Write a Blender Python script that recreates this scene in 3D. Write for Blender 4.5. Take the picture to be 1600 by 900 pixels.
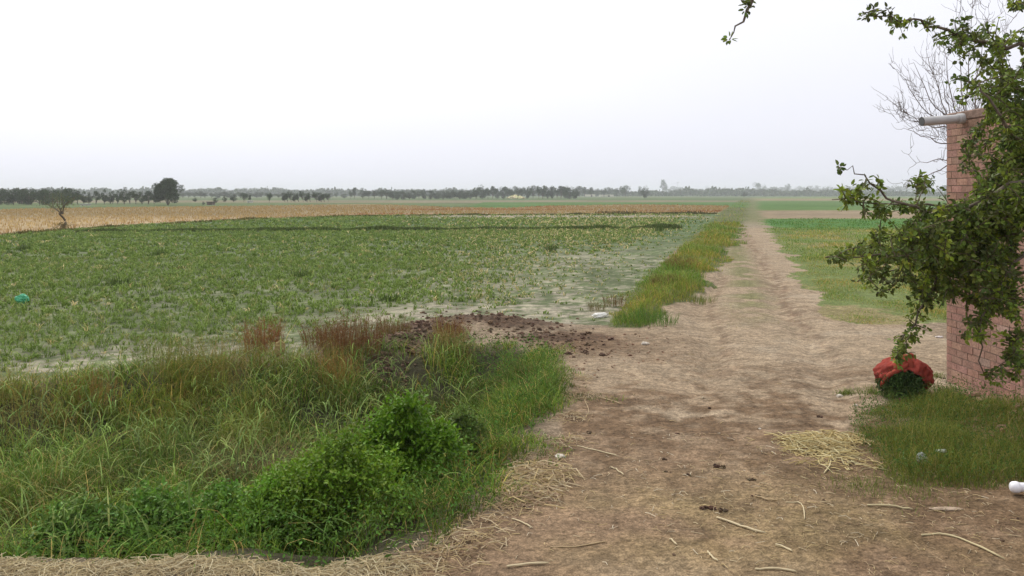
import bpy, math
import numpy as np
from mathutils import Vector

for o in list(bpy.data.objects):
    bpy.data.objects.remove(o)
S = bpy.context.scene
C = S.collection
R = math.radians
rng = np.random.default_rng(7)

# ------------------------------------------------------------------ camera
CAM_H, FPX, HOR = 2.3, 1385.0, 303.0
PITCH = 0.0          # level camera, the frame shifted down: wall edges stay upright as in the photograph
cd = bpy.data.cameras.new('camera'); cam = bpy.data.objects.new('camera', cd); C.objects.link(cam)
cam.location = (0, 0, CAM_H); cam.rotation_euler = (math.pi / 2 - PITCH, 0, 0)
cd.shift_y = -(450 - HOR) / 1600; cd.sensor_width = 36; cd.lens = 36 * FPX / 1600; cd.clip_start = 0.05; cd.clip_end = 9000
S.camera = cam
S.render.resolution_x, S.render.resolution_y = 1024, 576

# ------------------------------------------------------------------ sky, sun, exposure
SUN_EL, SUN_AZ = 52.0, -32.0          # azimuth clockwise from +Y
sd = (math.sin(R(SUN_AZ)) * math.cos(R(SUN_EL)), math.cos(R(SUN_AZ)) * math.cos(R(SUN_EL)), math.sin(R(SUN_EL)))
W = bpy.data.worlds.new('World'); S.world = W; W.use_nodes = True
nt = W.node_tree; nt.nodes.clear()
def N(t, **k):
    n = nt.nodes.new(t)
    for a, b in k.items(): setattr(n, a, b)
    return n
def wmath(op, a, b=None, clamp=False):
    n = N('ShaderNodeMath', operation=op); n.use_clamp = clamp
    for i, v in enumerate((a, b)):
        if v is None: continue
        if isinstance(v, (int, float)): n.inputs[i].default_value = v
        else: nt.links.new(v, n.inputs[i])
    return n.outputs[0]
sky = N('ShaderNodeTexSky', sky_type='NISHITA'); sky.sun_disc = False
sky.sun_elevation = R(SUN_EL); sky.sun_rotation = R(SUN_AZ); sky.dust_density = 6.0; sky.air_density = 1.5
hs = N('ShaderNodeHueSaturation'); hs.inputs['Saturation'].default_value = 0.12; hs.inputs['Value'].default_value = 1.0
nt.links.new(sky.outputs[0], hs.inputs['Color'])
tc = N('ShaderNodeTexCoord')
nrm = N('ShaderNodeVectorMath', operation='NORMALIZE'); nt.links.new(tc.outputs['Generated'], nrm.inputs[0])
sep = N('ShaderNodeSeparateXYZ'); nt.links.new(nrm.outputs[0], sep.inputs[0])
dot = N('ShaderNodeVectorMath', operation='DOT_PRODUCT'); nt.links.new(nrm.outputs[0], dot.inputs[0]); dot.inputs[1].default_value = sd
glow = wmath('POWER', wmath('MAXIMUM', dot.outputs['Value'], 0.0), 3.5)
zz = wmath('MAXIMUM', sep.outputs['Z'], 0.0)
ramp = N('ShaderNodeValToRGB'); nt.links.new(zz, ramp.inputs[0])
ramp.color_ramp.elements[0].position = 0.0; ramp.color_ramp.elements[0].color = (6.35, 6.42, 7.2, 1)
ramp.color_ramp.elements[1].position = 0.55; ramp.color_ramp.elements[1].color = (7.5, 7.6, 8.0, 1)
gl = N('ShaderNodeMix', data_type='RGBA', blend_type='ADD'); gl.inputs[0].default_value = 1.0
gm = N('ShaderNodeVectorMath', operation='SCALE'); gm.inputs[0].default_value = (4.4, 4.35, 4.2); nt.links.new(glow, gm.inputs['Scale'])
nt.links.new(ramp.outputs[0], gl.inputs[6]); nt.links.new(gm.outputs[0], gl.inputs[7])
cn = N('ShaderNodeTexNoise'); cn.inputs['Scale'].default_value = 1.6; cn.inputs['Detail'].default_value = 3
mpn = N('ShaderNodeMapping'); mpn.inputs['Scale'].default_value = (1, 1, 3.5)
nt.links.new(nrm.outputs[0], mpn.inputs[0]); nt.links.new(mpn.outputs[0], cn.inputs[0])
cs = wmath('ADD', wmath('MULTIPLY', cn.outputs[0], 0.10), 0.95)
gs = N('ShaderNodeVectorMath', operation='SCALE'); nt.links.new(gl.outputs[2], gs.inputs[0]); nt.links.new(cs, gs.inputs['Scale'])
mx = N('ShaderNodeMix', data_type='RGBA'); mx.inputs[0].default_value = 0.85
nt.links.new(hs.outputs[0], mx.inputs[6]); nt.links.new(gs.outputs[0], mx.inputs[7])
bg = N('ShaderNodeBackground'); bg.inputs[1].default_value = 0.1
nt.links.new(mx.outputs[2], bg.inputs[0])
wo = N('ShaderNodeOutputWorld'); nt.links.new(bg.outputs[0], wo.inputs[0])

ld = bpy.data.lights.new('sun', 'SUN'); ld.energy = 1.5; ld.angle = R(10); ld.color = (1.0, 0.95, 0.86)
sun = bpy.data.objects.new('sun', ld); C.objects.link(sun)
sun.rotation_euler = Vector(sd).to_track_quat('Z', 'Y').to_euler()
vs = S.view_settings; vs.view_transform = 'Standard'; vs.look = 'None'; vs.gamma = 1; vs.exposure = 0.55; vs.use_curve_mapping = False
try:
    S.cycles.volume_bounces = 1; S.cycles.max_bounces = 6; S.cycles.transparent_max_bounces = 6
except Exception: pass

# ------------------------------------------------------------------ helpers: where a sight line meets the ground, noise, zones
cp, sp = math.cos(PITCH), math.sin(PITCH)
def ray(u, v):
    a, b = (u - 800) / FPX, -(v - HOR) / FPX
    return a, cp + b * sp, b * cp - sp          # x, y, z
def G(u, v, z=0.0):
    x, y, w = ray(u, v); t = (CAM_H - z) / -w
    return x * t, y * t
def P3(u, v, d):                                # the point at distance d ahead
    x, y, w = ray(u, v); t = d / y
    return np.array([x * t, d, CAM_H + w * t])
def GG(pts): return np.array([G(*p) for p in pts])

def h2(ix, iy, s):
    n = (ix.astype(np.int64) * 374761393 + iy.astype(np.int64) * 668265263 + s * 982451653) & 0xffffffff
    n = ((n ^ (n >> 13)) * 1274126177) & 0xffffffff
    return ((n ^ (n >> 16)) & 0xffffff) / float(0xffffff)
def vn(x, y, s=0):
    ix, iy = np.floor(x), np.floor(y); fx, fy = x - ix, y - iy
    fx = fx * fx * (3 - 2 * fx); fy = fy * fy * (3 - 2 * fy)
    a, b, c, d = h2(ix, iy, s), h2(ix + 1, iy, s), h2(ix, iy + 1, s), h2(ix + 1, iy + 1, s)
    return (a * (1 - fx) + b * fx) * (1 - fy) + (c * (1 - fx) + d * fx) * fy
def fbm(x, y, s=0, o=4):
    r = 0; a = 1; t = 0
    for k in range(o):
        r = r + a * vn(x * 2 ** k + 17.3 * k, y * 2 ** k - 9.1 * k, s + k); t += a; a *= .5
    return r / t
def sst(a, b, x):
    t = np.clip((x - a) / (b - a), 0, 1); return t * t * (3 - 2 * t)
def inside(poly, x, y):
    r = np.zeros(x.shape, bool); n = len(poly)
    for i in range(n):
        x1, y1 = poly[i]; x2, y2 = poly[(i + 1) % n]
        if y1 == y2: continue
        c = ((y1 > y) != (y2 > y)) & (x < (x2 - x1) * (y - y1) / (y2 - y1) + x1)
        r ^= c
    return r
def sdf(poly, x, y):                            # positive inside
    d = np.full(x.shape, 1e9); n = len(poly)
    for i in range(n):
        a = np.array(poly[i]); b = np.array(poly[(i + 1) % n]); ab = b - a; L = ab @ ab + 1e-9
        t = np.clip(((x - a[0]) * ab[0] + (y - a[1]) * ab[1]) / L, 0, 1)
        d = np.minimum(d, np.hypot(x - a[0] - t * ab[0], y - a[1] - t * ab[1]))
    return np.where(inside(poly, x, y), d, -d)

def warp(x, y):
    k = np.clip(y / 18, .6, 2.2)
    return (x + k * (0.65 * (fbm(x * .55, y * .4, 201) - .5) + .5 * (fbm(x * 2.1, y * 1.4, 202, 3) - .5)), y + k * .9 * (fbm(x * .6, y * .45, 203) - .5))
# rims and edges of the place
near_rim = [(-14, 5.2), G(-200, 880), G(0, 882), G(250, 888), G(480, 893), G(610, 892)]
right_rim = [G(700, 845), G(770, 790), G(812, 730), G(850, 680), G(884, 628), G(882, 575)]
far_rim = [G(862, 545), G(790, 536), G(720, 542), G(660, 552), G(600, 552), G(480, 566), G(330, 565), G(180, 580), G(0, 604), G(-250, 640), (-14, 8.6)]
DITCH = np.array(near_rim + right_rim + far_rim)
verge_l = [G(960, 512), G(985, 460), G(1040, 405), G(1080, 372), G(1112, 345), G(1124, 333), G(1148, 318), G(1163, 309)]
track_l = [G(1175, 309), G(1168, 330), G(1160, 352), G(1152, 378), G(1128, 410), G(1112, 450), G(1062, 482), G(1000, 512)]
VERGE = np.array(verge_l + track_l)
track_r = [G(1182, 309), G(1184, 325), G(1196, 350), G(1212, 378), G(1240, 412), G(1262, 450), G(1288, 494), G(1345, 504)]
RVERGE = np.array(track_r + [G(1500, 506), G(1700, 500), (14, 22), (30, 60), (60, 110), G(1300, 309)])
TRACK = np.array([(-1.6, 3), (-1.3, 5.2), G(640, 895)] + right_rim + [G(790, 540), G(850, 520), G(960, 512)] + track_l[::-1] + track_r
                 + [G(1500, 506), (7, 16), (7, 3)])
wheat_near = [(-90, 22), (-34, 40), G(0, 367), G(100, 358), G(200, 351), G(300, 346), G(420, 341), G(540, 337), G(700, 335), G(900, 334), G(1122, 333)]
CROP = np.array([(-14, 8.6), G(-250, 640), G(0, 600), G(180, 576), G(330, 560), G(480, 556), G(560, 545), G(620, 520), G(700, 496), G(880, 508), G(950, 508)]
                + verge_l[1:6] + wheat_near[::-1] + [(-90, 12)])
WHEAT = np.array(wheat_near + [G(1140, 322), G(1000, 320), G(850, 322), G(790, 325), G(700, 324), G(640, 321), G(560, 319), G(400, 322), G(200, 324), G(0, 327), (-120, 110)])
MOUND = [(G(640, 545), 0.75, 0.5, .16), (G(560, 548), .8, .45, .10), (G(655, 522), .8, .5, .16), (G(735, 508), .9, .5, .16), (G(810, 512), .9, .45, .12), (G(890, 528), 1.0, .45, .04)]

def H(x, y):
    x = np.asarray(x, float); y = np.asarray(y, float)
    near = np.exp(-np.maximum(y - 20, 0) / 30)
    z = (fbm(x * .9, y * .9, 3) - .5) * .035 * near + (fbm(x * 5, y * 5, 9) - .5) * .026 * near
    z = z + (fbm(x * .02, y * .02, 5) - .5) * .25 * sst(60, 200, y)
    s = sdf(DITCH, x, y) + (fbm(x * 1.6, y * 1.6, 21) - .5) * (.35 + .45 * (y < 7))
    z = z - .66 * sst(-.05, 1.8, s)
    for (mx_, my_), sx, sy, a in MOUND:
        z = z + a * np.exp(-((x - mx_) / sx) ** 2 - ((y - my_) / sy) ** 2) * (.45 + .8 * fbm(x * 4, y * 4, 31) + .6 * np.abs(fbm(x * 11, y * 11, 33) - .5))
    s = sdf(VERGE, x, y); z = z + .12 * sst(-.1, .7, s) * near
    # two worn wheel lines on the track
    s = sdf(TRACK, x, y) > 0
    cx = 2.9 + (y - 10) * .235
    for off in (-.8, .75):
        z = z - .07 * np.exp(-((x - cx - off - .12 * np.sin(y * .6)) / .24) ** 2) * s * sst(7, 12, y) * near
    # heap of spoil at the foot of the brick wall
    z = z + .22 * np.exp(-((x - 5.05) / .45) ** 2 - ((y - 8.3) / 1.3) ** 2) * (.5 + fbm(x * 5, y * 5, 77))
    return z

# ------------------------------------------------------------------ mesh collection
class Acc:
    def __init__(s): s.v = []; s.q = []; s.c = []; s.n = 0
    def add(s, v, q, c=None):
        v = np.asarray(v, np.float32).reshape(-1, 3); q = np.asarray(q, np.int64).reshape(-1, 4)
        s.v.append(v); s.q.append(q + s.n); s.n += len(v)
        if c is None: c = (1, 1, 1)
        c = np.asarray(c, np.float32)
        if c.ndim == 1: c = np.tile(c, (len(v), 1))
        s.c.append(c)
    def build(s, name, mat, parent=None, smooth=False):
        me = bpy.data.meshes.new(name)
        v = np.concatenate(s.v); q = np.concatenate(s.q); c = np.concatenate(s.c)
        fill_mesh(me, v, q, c, smooth); me.materials.append(mat)
        o = bpy.data.objects.new(name, me); C.objects.link(o)
        if parent: o.parent = parent; 
        return o
def fill_mesh(me, v, q, c, smooth):
    me.vertices.add(len(v)); me.vertices.foreach_set('co', np.ascontiguousarray(v, np.float32).ravel())
    me.loops.add(q.size); me.loops.foreach_set('vertex_index', q.astype(np.int32).ravel())
    me.polygons.add(len(q)); me.polygons.foreach_set('loop_start', np.arange(0, q.size, 4, dtype=np.int32))
    me.polygons.foreach_set('loop_total', np.full(len(q), 4, np.int32))
    me.polygons.foreach_set('use_smooth', np.full(len(q), bool(smooth)))
    me.update(calc_edges=True)
    a = me.color_attributes.new('tint', 'FLOAT_COLOR', 'POINT')
    a.data.foreach_set('color', np.concatenate([c, np.ones((len(c), 1), np.float32)], 1).astype(np.float32).ravel())
    me.validate()

def tag(o, label=None, cat=None, group=None, kind=None):
    if label: o['label'] = label
    if cat: o['category'] = cat
    if group: o['group'] = group
    if kind: o['kind'] = kind
    return o
def empty(name, loc, label, cat, group=None, rz=0, sc=1):
    o = bpy.data.objects.new(name, None); C.objects.link(o); o.empty_display_size = .2
    o.location = loc; o.rotation_euler = (0, 0, rz); o.scale = (sc, sc, sc) if not hasattr(sc, '__len__') else sc
    return tag(o, label, cat, group)
def copy_part(src, parent):
    c = src.copy(); C.objects.link(c); c.parent = parent
    return c

def norm(a): return a / (np.linalg.norm(a, axis=-1, keepdims=True) + 1e-9)
def blades(acc, p, h, w, lean, az, col, droop=.25, segs=3, tipcol=None, face=None):
    """curved tapering grass blades"""
    col = np.asarray(col) * [1.26, 1.12, .76]
    n = len(p); p = np.asarray(p); bc = lambda a: np.broadcast_to(np.asarray(a, float), (n,))
    h, w, lean, az, droop = map(bc, (h, w, lean, az, droop))
    d = np.stack([np.cos(az), np.sin(az), 0 * az], 1)
    fa = az + np.pi / 2 + (rng.random(n) - .5) * 1.6
    sd_ = np.stack([np.cos(fa), np.sin(fa), 0 * az], 1)
    V = []; CC = []
    col = np.broadcast_to(np.asarray(col, float), (n, 3)); tc_ = col * 1.0 if tipcol is None else np.broadcast_to(tipcol, (n, 3))
    for i in range(segs + 1):
        t = i / segs
        c = p + d * (lean * h * t ** 1.8)[:, None] + np.array([0, 0, 1.]) * (h * (t - droop * t ** 3))[:, None]
        ww = (w * (1 - t) ** .65 * (.55 + .9 * min(t * 2, .5)) * .5)[:, None]
        V += [c - sd_ * ww, c + sd_ * ww]; k = col * (1 - t) + tc_ * t; CC += [k, k]
    V = np.stack(V, 1); CC = np.stack(CC, 1); m = 2 * (segs + 1)
    q = np.array([[2 * i, 2 * i + 1, 2 * i + 3, 2 * i + 2] for i in range(segs)])
    acc.add(V.reshape(-1, 3), (q[None] + (np.arange(n) * m)[:, None, None]).reshape(-1, 4), CC.reshape(-1, 3))
def leaves(acc, p, d, L, Wd, col, fold=.25, up=None):
    """ovate leaves folded on the midrib"""
    col = np.asarray(col) * [1.06, 1.0, .80]
    n = len(p); d = norm(np.asarray(d, float)); L = np.broadcast_to(L, (n,))[:, None]; Wd = np.broadcast_to(Wd, (n,))[:, None]
    u = rng.normal(size=(n, 3)) * .6 + np.array([0, 0, 1.]) if up is None else up
    s = norm(np.cross(d, u)); nn = np.cross(s, d)
    b = p; t = p + d * L
    l1 = p + d * L * .28 + s * Wd * .45 + nn * Wd * fold; l2 = p + d * L * .68 + s * Wd * .38 + nn * Wd * fold
    r1 = p + d * L * .28 - s * Wd * .45 + nn * Wd * fold; r2 = p + d * L * .68 - s * Wd * .38 + nn * Wd * fold
    V = np.stack([b, l1, l2, t, r2, r1], 1); q = np.array([[0, 3, 2, 1], [0, 5, 4, 3]])
    col = np.broadcast_to(np.asarray(col, float), (n, 3))
    acc.add(V.reshape(-1, 3), (q[None] + (np.arange(n) * 6)[:, None, None]).reshape(-1, 4), np.repeat(col, 6, 0))
def tube(acc, pts, rad, col=(1, 1, 1), k=6, cap=True):
    pts = np.asarray(pts, float); n = len(pts); rad = np.broadcast_to(np.asarray(rad, float), (n,))
    T = np.gradient(pts, axis=0); T = norm(T)
    ref = np.array([0, 0, 1.]) if abs(T[0, 2]) < .9 else np.array([1., 0, 0])
    V = []
    for i in range(n):
        a = norm(np.cross(T[i], ref)); b = np.cross(T[i], a); ref = -np.cross(T[i], a) if False else ref
        an = np.arange(k) / k * 2 * np.pi
        V.append(pts[i] + rad[i] * (np.cos(an)[:, None] * a + np.sin(an)[:, None] * b))
    V = np.concatenate(V); q = []
    for i in range(n - 1):
        for j in range(k): q.append([i * k + j, i * k + (j + 1) % k, (i + 1) * k + (j + 1) % k, (i + 1) * k + j])
    if cap:
        V = np.concatenate([V, pts[:1], pts[-1:]]); e0, e1 = n * k, n * k + 1
        for j in range(0, k, 2):
            q.append([e0, (j + 2) % k, j + 1, j]); o = (n - 1) * k; q.append([e1, o + j, o + j + 1, o + (j + 2) % k])
    acc.add(V, q, col)
def box(acc, c, ex, ey, ez, col=(1, 1, 1)):
    c, ex, ey, ez = map(np.asarray, (c, ex, ey, ez))
    V = [c + a * ex + b * ey + g * ez for g in (-1, 1) for b in (-1, 1) for a in (-1, 1)]
    acc.add(V, [[0, 2, 3, 1], [4, 5, 7, 6], [0, 1, 5, 4], [2, 6, 7, 3], [0, 4, 6, 2], [1, 3, 7, 5]], col)
# unit lump: a cube sphere
def _lump(m=3):
    vs_, q, idx = [], [], {}
    def vid(p):
        k = tuple(np.round(p, 5))
        if k not in idx: idx[k] = len(vs_); vs_.append(p)
        return idx[k]
    for ax in range(3):
        for s in (-1, 1):
            for i in range(m):
                for j in range(m):
                    f = []
                    for a, b in ((i, j), (i + 1, j), (i + 1, j + 1), (i, j + 1)):
                        p = np.zeros(3); p[ax] = s; p[(ax + 1) % 3] = -1 + 2 * a / m; p[(ax + 2) % 3] = -1 + 2 * b / m
                        f.append(vid(p))
                    q.append(f if s > 0 else f[::-1])
    v = norm(np.array(vs_)); return v, np.array(q)
LV, LQ = _lump(3)
def lump(acc, c, r, col, rough=.25, lq=None):
    r = np.broadcast_to(np.asarray(r, float), (3,))
    n = 1 + rough * rng.normal(size=len(LV))[:, None] * .6
    a = rng.random() * 6.28; v = LV * n * r; ca, sa = math.cos(a), math.sin(a)
    v = np.stack([v[:, 0] * ca - v[:, 1] * sa, v[:, 0] * sa + v[:, 1] * ca, v[:, 2]], 1) + c
    acc.add(v, LQ, col)
def lumps(acc, c, r, col, rough=.3):
    n = len(c); k = 1 + rough * rng.normal(size=(n, len(LV), 1)) * .6; a = rng.random(n)[:, None] * 6.28; v = LV[None] * k * r[:, None, :]
    x = v[..., 0] * np.cos(a) - v[..., 1] * np.sin(a); y = v[..., 0] * np.sin(a) + v[..., 1] * np.cos(a)
    v = np.stack([x, y, v[..., 2]], -1) + c[:, None, :]
    acc.add(v.reshape(-1, 3), (LQ[None] + (np.arange(n) * len(LV))[:, None, None]).reshape(-1, 4), np.repeat(col, len(LV), 0))
def spread(poly, dens, n=None):
    lo, hi = poly.min(0), poly.max(0); A = (hi - lo).prod(); n = int(A * dens) if n is None else n
    p = lo + rng.random((n, 2)) * (hi - lo)
    return p[inside(poly, p[:, 0], p[:, 1])]
def onground(p, dz=-.01):
    p = np.asarray(p); return np.column_stack([p, H(p[:, 0], p[:, 1]) + dz])
def inview(p, m=1.12):
    return p[np.abs(p[:, 0]) < .5777 * p[:, 1] * m + .8]
def vary(base, n, a=.25, hue=.12):
    base = np.asarray(base); k = 1 + a * (rng.random((n, 1)) * 2 - 1)
    return np.clip(base * k * (1 + hue * (rng.random((n, 3)) * 2 - 1)), .005, .95)
def pick(cols, wts, n):
    i = rng.choice(len(cols), n, p=np.array(wts) / sum(wts)); return np.array(cols)[i]

# ------------------------------------------------------------------ materials
def mat(name, rough=.9, spec=.2, transl=0.0, tint=True, base=(1, 1, 1), bump=None, extra=None):
    m = bpy.data.materials.new(name); m.use_nodes = True; t = m.node_tree; b = t.nodes['Principled BSDF']
    b.inputs['Roughness'].default_value = rough; b.inputs['Specular IOR Level'].default_value = spec
    src = None
    if tint:
        a = t.nodes.new('ShaderNodeAttribute'); a.attribute_name = 'tint'; src = a.outputs['Color']
    else:
        r = t.nodes.new('ShaderNodeRGB'); r.outputs[0].default_value = (*base, 1); src = r.outputs[0]
    if extra:                                    # (scale, amount): mottling
        tc_ = t.nodes.new('ShaderNodeTexCoord')
        for sc, am in extra:
            nz = t.nodes.new('ShaderNodeTexNoise'); nz.inputs['Scale'].default_value = sc; nz.inputs['Detail'].default_value = 4
            t.links.new(tc_.outputs['Object'], nz.inputs[0])
            mr = t.nodes.new('ShaderNodeMapRange'); mr.inputs[1].default_value = .38; mr.inputs[2].default_value = .62
            mr.inputs[3].default_value = 1 - am; mr.inputs[4].default_value = 1 + am
            t.links.new(nz.outputs[0], mr.inputs[0])
            vm = t.nodes.new('ShaderNodeVectorMath'); vm.operation = 'SCALE'
            t.links.new(src, vm.inputs[0]); t.links.new(mr.outputs[0], vm.inputs['Scale']); src = vm.outputs[0]
    t.links.new(src, b.inputs['Base Color'])
    if bump:
        tc_ = t.nodes.new('ShaderNodeTexCoord'); prev = None
        for sc, st in bump:
            nz = t.nodes.new('ShaderNodeTexNoise'); nz.inputs['Scale'].default_value = sc; nz.inputs['Detail'].default_value = 5
            t.links.new(tc_.outputs['Object'], nz.inputs[0])
            bp = t.nodes.new('ShaderNodeBump'); bp.inputs['Strength'].default_value = st; bp.inputs['Distance'].default_value = .6 / sc
            t.links.new(nz.outputs[0], bp.inputs['Height'])
            if prev: t.links.new(prev, bp.inputs['Normal'])
            prev = bp.outputs[0]
        t.links.new(prev, b.inputs['Normal'])
    if transl:
        out = t.nodes['Material Output']; tr = t.nodes.new('ShaderNodeBsdfTranslucent'); mxs = t.nodes.new('ShaderNodeMixShader')
        mxs.inputs[0].default_value = transl
        t.links.new(src, tr.inputs[0]); t.links.new(b.outputs[0], mxs.inputs[1]); t.links.new(tr.outputs[0], mxs.inputs[2])
        t.links.new(mxs.outputs[0], out.inputs[0])
    return m
M_EARTH = mat('earth', .95, .1, bump=[(7, .7), (24, .8), (70, .9)], extra=[(2.2, .10), (9, .20), (28, .22), (85, .26)])
M_FIELD = mat('field_soil', .95, .1, bump=[(3, .4), (14, .5)], extra=[(.6, .18), (5, .22), (28, .2)])
M_FAR = mat('far_field', .95, .05, extra=[(.05, .12), (.6, .14), (4, .14)])
M_GRASS = mat('grass_blade', .75, .08, transl=.25)
M_LEAF = mat('leaf', .5, .22, transl=.28)
M_CROWN = mat('crown_leaf', .7, .15, transl=.15)
M_BARK = mat('bark', .9, .15, bump=[(30, .5)], extra=[(25, .25)])
M_STRAW = mat('dry_straw', .6, .3)
M_CLOD = mat('clod', .95, .1, bump=[(40, .6)], extra=[(30, .2)])
M_BRICK = mat('brick', .94, .08, bump=[(60, .35)], extra=[(1.3, .10), (9, .12), (50, .16)])
M_MORTAR = mat('mortar', .95, .1, bump=[(50, .6)], extra=[(12, .2)])
M_PVC = mat('plastic_pipe', .38, .45, extra=[(9, .06)])
M_CLOTH = mat('red_cloth', .85, .15, transl=.1, bump=[(18, .5), (120, .2)], extra=[(14, .14)])
M_BAG = mat('plastic_film', .3, .5, transl=.3, bump=[(25, .6)])
M_PAINT = mat('plaster', .9, .15, extra=[(2, .08)])

# ------------------------------------------------------------------ terrain, one grid shared by the ground, the track, the ditch and the fields
def axis_pos(s0, start, end, f):
    r = [start]; s = s0
    while r[-1] < end: r.append(r[-1] + s); s *= f
    return r
xr = axis_pos(.07, 9, 3600, 1.04); xs = np.array([-a for a in xr[::-1]] + list(np.arange(-9 + .07, 9 - .03, .07)) + xr)
ys = [12.0]
while ys[-1] < 3600: ys.append(ys[-1] + .0085 * ys[-1])
back = axis_pos(.1, 0, 120, 1.12)
ys = np.array([3.6 - b for b in back[::-1]] + list(np.arange(3.67, 12, .07)) + ys[1:])
X, Y = np.meshgrid(xs, ys); X = X.ravel(); Y = Y.ravel(); nx, ny = len(xs), len(ys)
Z = H(X, Y)
XW, YW = warp(X, Y); EXPK = .76; in_d = sdf(DITCH, X, Y); in_t = inside(TRACK, XW, YW); in_c = inside(CROP, X, Y); in_w = inside(WHEAT, X, Y); in_v = inside(VERGE, XW, YW); in_r = inside(RVERGE, XW, YW)
def lay(col, c2, m):
    return col * (1 - m[:, None]) + np.asarray(c2)[None] * m[:, None]
n1, n2, n3 = fbm(X * .35, Y * .35, 51), fbm(X * 1.3, Y * 1.3, 52), fbm(X * 6, Y * 6, 53, 3)
col = np.tile(np.array([.27, .205, .14]), (len(X), 1))
# far land: bands of green crop and bare soil running across the plain
band = fbm(X * .0012 + 5, Y * .02, 61, 3) + .12 * (fbm(X * .02, Y * .02, 62) - .5)
bl = np.tile(np.array([.115, .155, .06]), (len(X), 1))
bl = lay(bl, (.21, .185, .115), sst(.55, .6, band)); bl = lay(bl, (.085, .135, .05), sst(.44, .40, band))
far = sst(40, 60, Y)
col = col * (1 - far[:, None]) + bl * far[:, None]
# right hand fields
vr = in_r | ((XW > 3) & (Y > 30) & (XW > Y * .276))
rc = np.tile(np.array([.16, .20, .065]), (len(X), 1))
rc = lay(rc, (.27, .225, .11), sst(.5, .62, n1 * .7 + n3 * .3) * (Y < 70))
rc = lay(rc, (.085, .185, .05), sst(58, 62, Y) * (1 - sst(80, 84, Y)) * (X > Y * .285))
rc = lay(rc, (.27, .21, .135), sst(81, 84, Y) * (1 - sst(118, 126, Y)) * (X > Y * .27))
rc = lay(rc, (.10, .17, .05), sst(122, 130, Y) * (1 - sst(280, 300, Y)))
rc = lay(rc, (.24, .21, .12), sst(290, 310, Y) * (1 - sst(420, 450, Y)))
m = (vr & (Y < 600)).astype(float); col = col * (1 - m[:, None]) + rc * m[:, None]
col = np.where((in_v)[:, None], np.array([.13, .14, .06]), col)
# crop field soil: pale, dry, slightly salty
uu = X / np.maximum(Y, 1); c_ed = sdf(CROP, X, Y)
bare = np.clip(sst(-.2, .06, uu) * (1 - sst(26, 50, Y)) * .9 + 1.2 * np.exp(-(c_ed / 1.7) ** 2) * (Y < 20), 0, 1)
fc = lay(np.tile(np.array([.125, .150, .070]), (len(X), 1)), (.36, .32, .24), sst(.40, .66, n1 * .3 + n3 * .7) * (.2 + .8 * bare))
fc = lay(fc, (.085, .14, .05), .75 * sst(16, 70, Y)); 
pale = np.exp(-((Y - 90) / 6.5) ** 2) * sst(-14, -6, X) * (1 - sst(16, 22, X)) * sst(.2, .5, n1 + .1)
fc = lay(fc, (.36, .30, .23), pale)
col = np.where(in_c[:, None], fc, col)
# ripe wheat and stubble
wc = lay(np.tile(np.array([.37, .28, .16]), (len(X), 1)), (.27, .215, .12), sst(-.1, .5, (Y - 88 - X * .3) / 60 + (fbm(X * .03, Y * .06, 71) - .5)))
wc = lay(wc, (.30, .165, .085), sst(.55, .68, fbm(X * .04, Y * .1, 72)) * sst(-24, -10, X))
col = np.where(in_w[:, None], wc, col)
gb = (Y > 150) & (Y < 245) & (X > -8) & (X < 62)
col = np.where((gb & ~in_w)[:, None], np.array([.09, .165, .045]), col)
# track: pale crust, brown damp patches in front, green middle strip
tcx = 2.9 + (Y - 10) * .235
tcl = lay(np.tile(np.array([.25, .176, .118]), (len(X), 1)), (.33, .262, .19), sst(6.8, 11.5, Y + 3 * (n2 - .5)))
tcl = lay(tcl, (.38, .315, .24), sst(.50, .66, n2 * .7 + n3 * .3) * (.25 + .65 * sst(7, 12, Y)))
tcl = lay(tcl, (.17, .115, .073), sst(.51, .64, n1 * .55 + n3 * .45) * (1 - .7 * sst(9, 14, Y)))
tcl = lay(tcl, (.26, .205, .105), .7 * np.exp(-((X - 1.5) / 1.5) ** 2 - ((Y - 6.2) / .9) ** 2) * sst(.3, .6, n2))
tcl = lay(tcl, (.17, .175, .08), np.exp(-((X - tcx - .1) / .45) ** 2) * sst(14, 20, Y) * sst(.38, .50, n2) * .85)
for off in (-.8, .75): tcl = lay(tcl, (.19, .135, .095), np.exp(-((X - tcx - off - .12 * np.sin(Y * .6) - .2) / .10) ** 2) * sst(9, 13, Y) * sst(.38, .5, n3) * .6)  # rut edge shading painted into the soil colour as thin darker lines
tcl = lay(tcl, (.20, .14, .10), np.exp(-((X - tcx - .85) / .3) ** 2) * sst(12, 18, Y) * sst(.42, .56, n3) * .7)
tcl = lay(tcl, (.165, .17, .075), sst(52, 85, Y + 14 * (n2 - .5)) * .92)
tcl = lay(tcl, (.15, .098, .062), np.exp(-((X - 1.1) / 1.1) ** 2 - ((Y - 13.6) / 1.1) ** 2) * .95)
col = np.where(in_t[:, None], tcl, col)
mm = np.zeros(len(X))
for (a, b), sx, sy, hgt in MOUND: mm = np.maximum(mm, np.exp(-((X - a) / (sx * 1.05)) ** 2 - ((Y - b) / (sy * 1.3)) ** 2))
col = lay(col, (.125, .082, .055), sst(.35, .75, mm + .6 * (n3 - .5)))
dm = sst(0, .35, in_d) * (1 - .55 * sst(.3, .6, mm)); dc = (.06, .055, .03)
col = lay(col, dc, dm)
col = lay(col, (.25, .16, .11), np.exp(-((X - 5.0) / .6) ** 2 - ((Y - 8.3) / 1.5) ** 2))
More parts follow.
